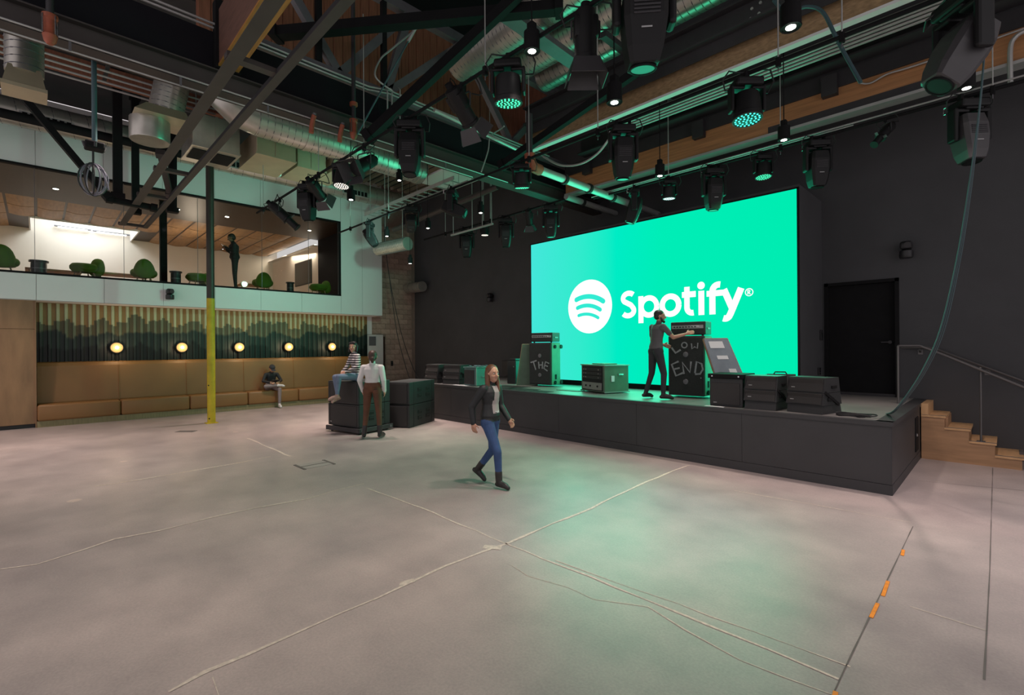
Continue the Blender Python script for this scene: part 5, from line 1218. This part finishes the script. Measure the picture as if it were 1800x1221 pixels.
lamp('AREA', 'cove_glow', (-22.2, 8.05, 6.0), 45, (1, .86, .70), .12, (-22.2, 8.12, 4.0), sy=4.8).rotation_euler = (R(5), 0, R(90))
for y in (-2.5, 4.2): lamp('POINT', 'room_fill', (-21.2, y, 5.0), 62, (1, .80, .62), .3)  # unseen point lights added to brighten the mezzanine room
# ================================================================== people
import numpy as np
def V(*a): return Vector(a)
class Body:
    def __init__(s): s.mb = MB(); s.pr = []
    def cap(s, p0, p1, r0, r1, tag_, n=14):
        p0, p1 = Vector(p0), Vector(p1)
        if (p1-p0).length < 1e-4: p1 = p0+Vector((0, 0, 1e-3))
        a, b, ax = MB.frame(p1-p0); L = (p1-p0).length; rings = []
        prof = [(r0*math.sin(t), -r0*math.cos(t)) for t in (.25, .7, 1.2)] + [(r0+(r1-r0)*k/4, L*k/4) for k in range(5)] + [(r1*math.sin(t), L+r1*math.cos(t)) for t in (1.2, .7, .25)]
        for r, h in prof: rings.append([p0+ax*h+(a*math.cos(2*math.pi*k/n)+b*math.sin(2*math.pi*k/n))*r for k in range(n)])
        s.mb.loft(rings); s.pr.append((p0, p1, r0, r1, tag_)); return s
    def ell(s, c, r, tag_, rot=None, claim=None):
        s.mb.ell(c, r, 16, 10, rot)
        k = claim if claim is not None else min(r); s.pr.append((Vector(c)-Vector((0, 0, 1e-3)), Vector(c), k, k, tag_)); return s
    def torso(s, P, N, hx, sx, tags, W, split=.34):
        """P pelvis, N neck base, hx and sx lateral axes, W list of (t, half width, half depth)"""
        P, N = Vector(P), Vector(N); ax = (N-P); rings = []
        for t, w, d in W:
            lat = Vector(hx).lerp(Vector(sx), max(0, min(1, t))).normalized(); fw = ax.normalized().cross(lat).normalized()*-1; c = P+ax*t
            rings.append([c+lat*(w*math.cos(q))+fw*(d*math.sin(q)) for q in [2*math.pi*k/18 for k in range(18)]])
            s.pr.append((c-ax*.02, c+ax*.02, min(w, d), min(w, d), tags[0] if t < split else tags[1]))
            for sg in (-1, 1): s.pr.append((c+lat*sg*(w-d)*.95-ax*.02, c+lat*sg*(w-d)*.95+ax*.02, d*.97, d*.97, tags[0] if t < split else tags[1]))
        s.mb.loft(rings); return s
def blob(name, fn, m, parent, voxel=.012, smooth_it=4):
    b = Body(); fn(b); me = b.mb.mesh(name+'_raw', m); return remesh(name, me, parent, voxel, smooth_it)
def remesh(name, me, parent, voxel, it):
    o = bpy.data.objects.new(name, me); col.objects.link(o)
    r = o.modifiers.new('r', 'REMESH'); r.mode = 'VOXEL'; r.voxel_size = voxel; r.use_smooth_shade = True
    s = o.modifiers.new('s', 'SMOOTH'); s.iterations = it; s.factor = .5
    dg = bpy.context.evaluated_depsgraph_get(); nm = bpy.data.meshes.new_from_object(o.evaluated_get(dg)); nm.name = name
    o.modifiers.clear(); o.data = nm; bpy.data.meshes.remove(me)
    if parent is not None: o.parent = parent
    return o
def hand(b, wrist, d, side, up, tg, curl=.5, s=1.0):
    """d finger direction, up = back-of-hand direction, side = thumb direction"""
    d, side, up = Vector(d).normalized(), Vector(side).normalized(), Vector(up).normalized(); w = Vector(wrist)
    b.cap(w, w+d*.05*s, .024*s, .027*s, tg); b.cap(w+d*.03*s+side*.018*s, w+d*.075*s+side*.024*s, .020*s, .017*s, tg); b.cap(w+d*.03*s-side*.018*s, w+d*.075*s-side*.024*s, .020*s, .016*s, tg)
    for k, (o, L) in enumerate(((.033, .070), (.011, .080), (-.011, .074), (-.033, .058))):
        p = w+d*.082*s+side*o*s; e1 = (d-up*curl*.5).normalized(); q = p+e1*L*.5*s; e2 = (d-up*curl*1.3).normalized(); r = q+e2*L*.5*s
        b.cap(p, q, .0088*s, .0082*s, tg, 8); b.cap(q, r, .0082*s, .0070*s, tg, 8)
    p = w+d*.025*s+side*.03*s; q = p+(side*.8+d*.7-up*.2).normalized()*.04*s; r = q+(side*.2+d-up*.5).normalized()*.032*s
    b.cap(p, q, .012*s, .010*s, tg, 8); b.cap(q, r, .010*s, .008*s, tg, 8)
def head(b, c, f, up, tg, s=1.0):
    f, up = Vector(f).normalized(), Vector(up).normalized(); x = f.cross(up).normalized(); up = x.cross(f).normalized()
    M3 = Matrix((x, f, up)).transposed(); c = Vector(c); T = lambda a, q, e: c+(x*a+f*q+up*e)*s
    b.ell(T(0, -.005, .025), (.076*s, .094*s, .092*s), tg, M3, .07*s); b.ell(T(0, .022, -.035), (.060*s, .066*s, .080*s), tg, M3, .05*s)
    b.ell(T(0, .055, -.085), (.030*s, .028*s, .026*s), tg, M3, .02*s)
    b.cap(T(0, .088, .015), T(0, .108, -.022), .010*s, .015*s, tg, 8); b.cap(T(-.035, .078, .030), T(.035, .078, .030), .014*s, .014*s, tg, 8)
    for sg in (-1, 1): b.ell(T(sg*.078, -.008, -.005), (.014*s, .022*s, .034*s), tg, M3, .012*s); b.ell(T(sg*.038, .066, -.03), (.022*s, .022*s, .02*s), tg, M3, .015*s)
    return M3, T, x, f, up
def person(label, loc, rz, J, mats, build_extra=None, s=1.0, voxel=.0075, female=False, split=.34, paint=None, name='person'):
    """J: joints in metres, facing +y, left is -x. mats: shirt, pants, shoe, skin"""
    t = thing(name, label, 'person', loc, rz); b = Body(); J = {k: Vector(v) for k, v in J.items()}
    hx = (J['hip_r']-J['hip_l']).normalized(); sx = (J['sh_r']-J['sh_l']).normalized()
    W = [(-.10, .12, .085), (0, .162, .112), (.12, .165, .118), (.30, .142, .102), (.45, .130 if female else .142, .096), (.62, .148, .108), (.80, .160, .112), (.92, .150, .095), (1.0, .085, .070)]
    if female: W = [(a, w*.95, d*.95) for a, w, d in W]
    lo = mats.get('loose', 1.0)
    if lo != 1: W = [(a, w*lo if a > .1 and a < .9 else w, d*lo if a > .1 and a < .9 else d) for a, w, d in W]
    b.torso(J['pelvis'], J['neck'], hx, sx, ('pants', 'shirt'), [(a, w*s, d*s) for a, w, d in W], split)
    if female:
        fw = (J['neck']-J['pelvis']).normalized().cross(sx).normalized()
        for sg in (-1, 1): b.ell(J['pelvis'].lerp(J['neck'], .70)+sx*sg*.068*s+fw*.066*s, (.055*s, .048*s, .058*s), 'shirt', None, .05)
    for sd in ('l', 'r'):
        h, k, a, to = (J[q+'_'+sd] for q in ('hip', 'knee', 'ankle', 'toe')); sg = -1 if sd == 'l' else 1
        b.ell(h, (.098*s, .10*s, .11*s), 'pants', None, .09)
        b.cap(h, k, .092*s, .060*s, 'pants'); mid = k.lerp(a, .30); back = (k-a).normalized().cross(hx).normalized()
        b.cap(k, mid, .059*s, .054*s, 'pants'); b.cap(mid, a+(k-a).normalized()*.06*s, .054*s, .044*s, 'pants')
        fd = (to-a); fd = (fd-Vector((0, 0, fd.z*.0))).normalized(); dn = (a-k).normalized()
        bt = mats.get('boot', .05); b.cap(a+(k-a).normalized()*bt*s, a, (.052 if bt > .1 else .040)*s, (.048 if bt > .1 else .042)*s, 'shoe')
        heel = a+dn*.045*s-fd*.035*s
        b.cap(heel, to-fd*.03*s+V(0, 0, .012), .036*s, .036*s, 'shoe'); b.cap(a+fd*.02*s, to-fd*.05*s+V(0, 0, .018), .040*s, .034*s, 'shoe')
        b.cap(to-fd*.04*s+V(0, 0, .010), to+V(0, 0, .006), .040*s, .032*s, 'shoe')
        S, E, Wr = J['sh_'+sd], J['elbow_'+sd], J['wrist_'+sd]
        b.ell(S-V(0, 0, .030), (.056*s, .056*s, .056*s), 'shirt', None, .06); b.cap(J['pelvis'].lerp(J['neck'], .90), S-V(0, 0, .015), .062*s, .052*s, 'shirt')
        b.cap(J['neck']-V(0, .01, .012), S-V(0, 0, .025), .050*s, .044*s, 'shirt'); sl = mats.get('sleeve', 1.0); sr = mats.get('loose', 1.0)
        if sl < .8:
            m2 = S.lerp(E, .62); b.cap(S, m2, .058*s, .052*s, 'shirt'); b.cap(m2, E, .042*s, .038*s, 'skin'); b.cap(E, Wr, .038*s, .026*s, 'skin')
        else:
            b.cap(S-V(0, 0, .02), E, .055*s*sr, .046*s*sr, 'shirt'); b.cap(E, Wr, .045*s*sr, .034*s*sr, 'shirt')
        hd = J.get('hand_'+sd, (Wr-E).normalized()); th = J.get('thumb_'+sd, V(0, 1, 0)); th = (th-hd*th.dot(hd)).normalized(); up = hd.cross(th)*(1 if sd == 'r' else -1)
        hand(b, Wr, hd, th, J.get('back_'+sd, up), 'skin', mats.get('curl', .5), s)
    b.cap(J['neck']-V(0, 0, .02), J['head']-V(0, 0, .03), .056*s, .050*s, 'skin')
    M3, T, x, f, up = head(b, J['head'], J['face'], J.get('up', V(0, 0, 1)), 'skin', s*1.0)
    names = ['skin', 'shirt', 'pants', 'shoe', 'inner']
    raw = b.mb.mesh('raw', [mats.get(n_, mats['shirt']) for n_ in names])
    o = remesh('body', raw, t, voxel*s, 3); me = o.data
    me.materials.clear()
    for n_ in names: me.materials.append(MT[mats.get(n_, mats['shirt'])])
    n = len(me.polygons); C = np.empty(n*3); me.polygons.foreach_get('center', C); C = C.reshape(-1, 3); best = np.full(n, 1e9); idx = np.zeros(n, dtype=np.int32)
    for p0, p1, r0, r1, tg in b.pr:
        a = np.array(p0); d_ = np.array(p1)-a; L2_ = max(1e-9, d_@d_); tt = np.clip(((C-a)@d_)/L2_, 0, 1)
        D = np.linalg.norm(C-(a+tt[:, None]*d_), axis=1)-(r0+(r1-r0)*tt); q = D < best; best[q] = D[q]; idx[q] = names.index(tg)
    if paint: paint(C, idx, names)
    me.polygons.foreach_set('material_index', idx); me.polygons.foreach_set('use_smooth', np.ones(n, dtype=bool)); me.update()
    if mats.get('eyes', True):
        for sg in (-1, 1):
            e = MB().ell(T(sg*.031, .083, .008), (.0125*s, .008*s, .009*s), 10, 6, M3).build('eye', 'eye_white', t, smooth=True); MB().ell(T(sg*.031, .0895, .008), (.006*s, .004*s, .006*s), 8, 5, M3).build('iris', 'hair_dark', e)
            MB().bar(T(sg*.015, .092, .030), T(sg*.047, .082, .032), .006*s, .006*s).build('eyebrow', mats['hair'], t)
        MB().ell(T(0, .088, -.052), (.024*s, .008*s, .008*s), 10, 6, M3).build('mouth', 'lip', t, smooth=True)
    if build_extra: build_extra(t, T, M3, s, J)
    return t
def hair(t, m, items, s, T, M3, name='hair', vox=.010):
    def fn(b):
        for it in items:
            if it[0] == 'e': b.ell(T(*it[1]), tuple(q*s for q in it[2]), 'h', M3)
            else: b.cap(T(*it[1]), T(*it[2]), it[3]*s, it[4]*s, 'h')
    return blob(name, fn, m, t, vox*s, 3)
SKULL = [('e', (0, -.028, .045), (.088, .100, .088)), ('e', (0, -.05, .0), (.084, .078, .085))]
def scaled(J, k): return {a: (tuple(x*k for x in v) if a not in ('face', 'up') and not a.startswith(('hand', 'thumb', 'back')) else v) for a, v in J.items()}

# --- woman walking across the floor
J = dict(pelvis=(0, .02, .93), neck=(0, .03, 1.42), head=(0, .065, 1.57), face=(.35, 1, -.02), hip_l=(-.085, .01, .90), hip_r=(.085, .03, .90),
         knee_r=(.085, .20, .50), ankle_r=(.08, .22, .095), toe_r=(.085, .37, .03), knee_l=(-.08, .0, .49), ankle_l=(-.075, -.27, .17), toe_l=(-.08, -.15, .035),
         sh_l=(-.165, .03, 1.385), sh_r=(.165, .02, 1.385), elbow_r=(.235, -.13, 1.12), wrist_r=(.235, -.10, .90), elbow_l=(-.215, .04, 1.11), wrist_l=(-.20, .20, .92))
def ex(t, T, M3, s, J):
    hair(t, 'hair_auburn', SKULL + [('c', (-.07, -.03, .02), (-.085, .0, -.15), .038, .036), ('c', (.07, -.03, .02), (.085, .0, -.15), .038, .036), ('c', (0, -.08, 0), (0, -.085, -.17), .062, .055), ('c', (-.085, .0, -.15), (-.08, .05, -.24), .034, .018), ('c', (.085, .0, -.15), (.08, .05, -.24), .034, .018)], s, T, M3)
    P = J['pelvis'].lerp(J['neck'], .25)
    MB().tube([P+V(-.03, .115, 0)*s, P+V(0, .125, -.02)*s, P+V(.04, .12, 0)*s], .005, 6).build('belt_strap', 'tape_white', t)
def pt(C, idx, names):
    q = (idx == 1) & (np.abs(C[:, 0]) < .055+.02*(C[:, 2] < 1.15)) & (C[:, 1] > .03) & (C[:, 2] > .98) & (C[:, 2] < 1.34); idx[q] = names.index('inner')
person('woman with auburn hair in black jacket and blue jeans walking across the floor', (-4.87, 4.34, 0), R(-78), scaled(J, .955), dict(shirt='jacket_black', inner='tshirt_grey', pants='jeans_blue', shoe='boot_dark', skin='skin', hair='hair_auburn', curl=.7, loose=1.14, boot=.13), ex, .955, female=True, paint=pt, split=.10)
# --- person in white blouse, back to us
J = dict(pelvis=(0, 0, .95), neck=(0, 0, 1.43), head=(0, .03, 1.58), face=(-.25, 1, .06), hip_l=(-.09, 0, .92), hip_r=(.09, 0, .92), knee_l=(-.13, .02, .50), knee_r=(.12, .01, .50),
         ankle_l=(-.16, -.02, .09), toe_l=(-.24, .14, .03), ankle_r=(.14, .0, .09), toe_r=(.17, .17, .03), sh_l=(-.175, 0, 1.39), sh_r=(.175, 0, 1.39), elbow_l=(-.235, -.05, 1.12), elbow_r=(.235, -.05, 1.12), wrist_l=(-.215, .075, .91), wrist_r=(.215, .075, .91))
def ex(t, T, M3, s, J):
    hair(t, 'hair_brown', SKULL + [('e', (0, -.115, -.035), (.05, .042, .05)), ('e', (0, -.10, -.09), (.03, .03, .03))], s, T, M3)
    MB().lathe([(.058*s, 0), (.062*s, .02), (.060*s, .045)], J['neck']-V(0, 0, .02), (0, .1, 1), 18).build('collar', 'blouse_white', t, smooth=True)
    MB().bar(J['pelvis']+V(.06, -.118, .0)*s, J['pelvis']+V(.13, -.10, .01)*s, .006, .012).build('pocket_welt', 'hair_dark', t)
person('person in white blouse and rust brown trousers standing with back turned', (-9.17, 4.95, 0), R(44), scaled(J, 1.06), dict(shirt='blouse_white', pants='trousers_rust', shoe='boot_dark', skin='skin', hair='hair_brown', loose=1.10, boot=.14), ex, 1.05, female=True, split=.20)
# --- person in striped top on the subwoofers
J = dict(pelvis=(0, .0, .115), neck=(0, .05, .60), head=(0, .085, .745), face=(-.75, .8, .0), hip_l=(-.085, .03, .10), hip_r=(.085, .03, .10), knee_l=(-.06, .43, .115), knee_r=(.10, .45, .10), ankle_l=(-.02, .46, -.30), toe_l=(.02, .61, -.37), ankle_r=(.02, .42, -.32), toe_r=(.0, .55, -.42),
         sh_l=(-.16, .05, .565), sh_r=(.16, .05, .565), elbow_l=(-.235, .10, .32), elbow_r=(.235, .12, .32), wrist_l=(-.09, .28, .215), wrist_r=(.07, .30, .205), thumb_l=V(1, .2, .4), thumb_r=V(-1, .2, .4))
def ex(t, T, M3, s, J):
    hair(t, 'hair_black', SKULL + [('c', (-.075, -.02, .03), (-.08, .015, -.09), .034, .030), ('c', (.075, -.02, .03), (.08, .015, -.09), .034, .030), ('c', (0, -.08, 0), (0, -.08, -.10), .062, .05), ('c', (-.05, .06, .085), (.05, .06, .085), .026, .026)], s, T, M3)
person('person with black hair in striped top sitting on the subwoofer stack', (-9.98, 5.02, 1.135), R(178), scaled(J, 1.0), dict(shirt='striped_knit', pants='jeans_light', shoe='loafer_tan', skin='skin', hair='hair_black'), ex, 1.0, female=True, split=.12)
# --- person reading on the banquette
J = dict(pelvis=(0, 0, .655), neck=(0, .09, 1.13), head=(0, .17, 1.25), face=(0, 1, -.75), up=(0, .6, 1), hip_l=(-.09, .03, .64), hip_r=(.09, .03, .64), knee_l=(-.13, .46, .59), ankle_l=(-.11, .50, .10), toe_l=(-.10, .66, .035), knee_r=(.26, .36, .70), ankle_r=(-.10, .44, .72), toe_r=(-.24, .52, .69),
         sh_l=(-.175, .10, 1.085), sh_r=(.175, .10, 1.085), elbow_l=(-.275, .17, .86), elbow_r=(.275, .17, .86), wrist_l=(-.14, .36, .82), wrist_r=(.13, .36, .82), thumb_l=V(.6, 0, 1), thumb_r=V(-.6, 0, 1))
def ex(t, T, M3, s, J):
    def fn(b):
        b.ell(T(0, -.015, .055), tuple(q*s for q in (.090, .108, .078)), 'h', M3); b.ell(T(0, -.05, .01), tuple(q*s for q in (.086, .08, .06)), 'h', M3)
    blob('cap', fn, 'cap_dark', t, .010); MB().ell(T(0, .125, .045), (.07*s, .065*s, .010*s), 16, 6, M3).build('cap_visor', 'cap_dark', t, smooth=True)
person('person in dark cap and black hoodie reading on the banquette', (-16.47, 5.33, 0), R(-90), scaled(J, .98), dict(shirt='hoodie_black', pants='trousers_grey', shoe='sneaker_white', skin='skin_warm', hair='hair_dark'), ex, .98, split=.15)
t = thing('tablet', 'thin dark tablet in the hands of the reading person', 'tablet', (-16.06, 5.34, .84), R(-90))
MB().bbox((0, 0, 0), (.24, .17, .010), .004, rot=Matrix.Rotation(R(35), 3, 'X')).build('case', 'black_plastic', t); MB().box((0, -.004, .006), (.21, .15, .002), rot=Matrix.Rotation(R(35), 3, 'X')).build('display', 'tv_screen', t)
# --- person on stage
J = dict(pelvis=(0, 0, .94), neck=(.01, .05, 1.42), head=(.015, .085, 1.575), face=(.55, 1, -.05), hip_l=(-.09, 0, .91), hip_r=(.09, 0, .91), knee_l=(-.15, .0, .49), ankle_l=(-.215, -.10, .09), toe_l=(-.25, .06, .03), knee_r=(.13, .09, .49), ankle_r=(.15, .06, .09), toe_r=(.22, .21, .03),
         sh_l=(-.175, .03, 1.38), sh_r=(.18, .05, 1.38), elbow_l=(-.215, .05, 1.12), wrist_l=(-.06, .20, 1.04), elbow_r=(.25, .22, 1.17), wrist_r=(.33, .44, 1.235), thumb_r=V(-.4, .1, 1), thumb_l=V(.5, .3, 1))
def ex(t, T, M3, s, J):
    hair(t, 'hair_dark', [('e', (0, -.022, .05), (.084, .098, .080)), ('e', (0, -.045, .0), (.080, .072, .07))], s, T, M3)
    hair(t, 'hair_dark', [('c', (-.055, .04, -.07), (0, .075, -.095), .026, .030), ('c', (.055, .04, -.07), (0, .075, -.095), .026, .030), ('c', (-.068, .01, -.02), (-.055, .04, -.07), .016, .024), ('c', (.068, .01, -.02), (.055, .04, -.07), .016, .024)], s, T, M3, 'beard', .008)
person('bearded person in dark t-shirt reaching for the amp head on stage', (-4.42, 7.97, ZS), R(-30), scaled(J, .945), dict(shirt='tee_dark', pants='trousers_dark', shoe='boot_dark', skin='skin', hair='hair_dark', sleeve=.5, curl=.3), ex, .945, split=.12)
# --- person behind the glass
J = dict(pelvis=(0, 0, .95), neck=(0, .03, 1.43), head=(0, .09, 1.575), face=(0, 1, -.45), up=(0, .4, 1), hip_l=(-.09, 0, .92), hip_r=(.09, 0, .92), knee_l=(-.10, .01, .50), knee_r=(.10, .0, .50), ankle_l=(-.11, -.02, .09), toe_l=(-.13, .15, .03), ankle_r=(.11, -.02, .09), toe_r=(.13, .15, .03),
         sh_l=(-.175, .02, 1.39), sh_r=(.175, .02, 1.39), elbow_l=(-.25, .02, 1.12), elbow_r=(.25, .02, 1.12), wrist_l=(-.09, .22, 1.26), wrist_r=(.09, .22, 1.24), thumb_l=V(.3, 0, 1), thumb_r=V(-.3, 0, 1))
def ex(t, T, M3, s, J): hair(t, 'hair_dark', SKULL, s, T, M3)
q = at(413, 480, 'X', -16.80)
person('dark dressed person looking at a phone behind the mezzanine glass', (-16.80, q.y, MZ), R(165), scaled(J, 1.04), dict(shirt='dark_clothes', pants='dark_clothes', shoe='boot_dark', skin='skin_dark', hair='hair_dark', loose=1.22), ex, 1.04, .011)
t = thing('phone', 'phone in the hands of the person behind the glass', 'phone', (-16.82, q.y-.30, MZ+1.37), R(165)); MB().bbox((0, 0, 0), (.075, .010, .15), .004, rot=Matrix.Rotation(R(-50), 3, 'X')).build('case', 'black_plastic', t); MB().box((0, -.006, 0), (.066, .002, .135), rot=Matrix.Rotation(R(-50), 3, 'X')).build('display', 'tv_screen', t)
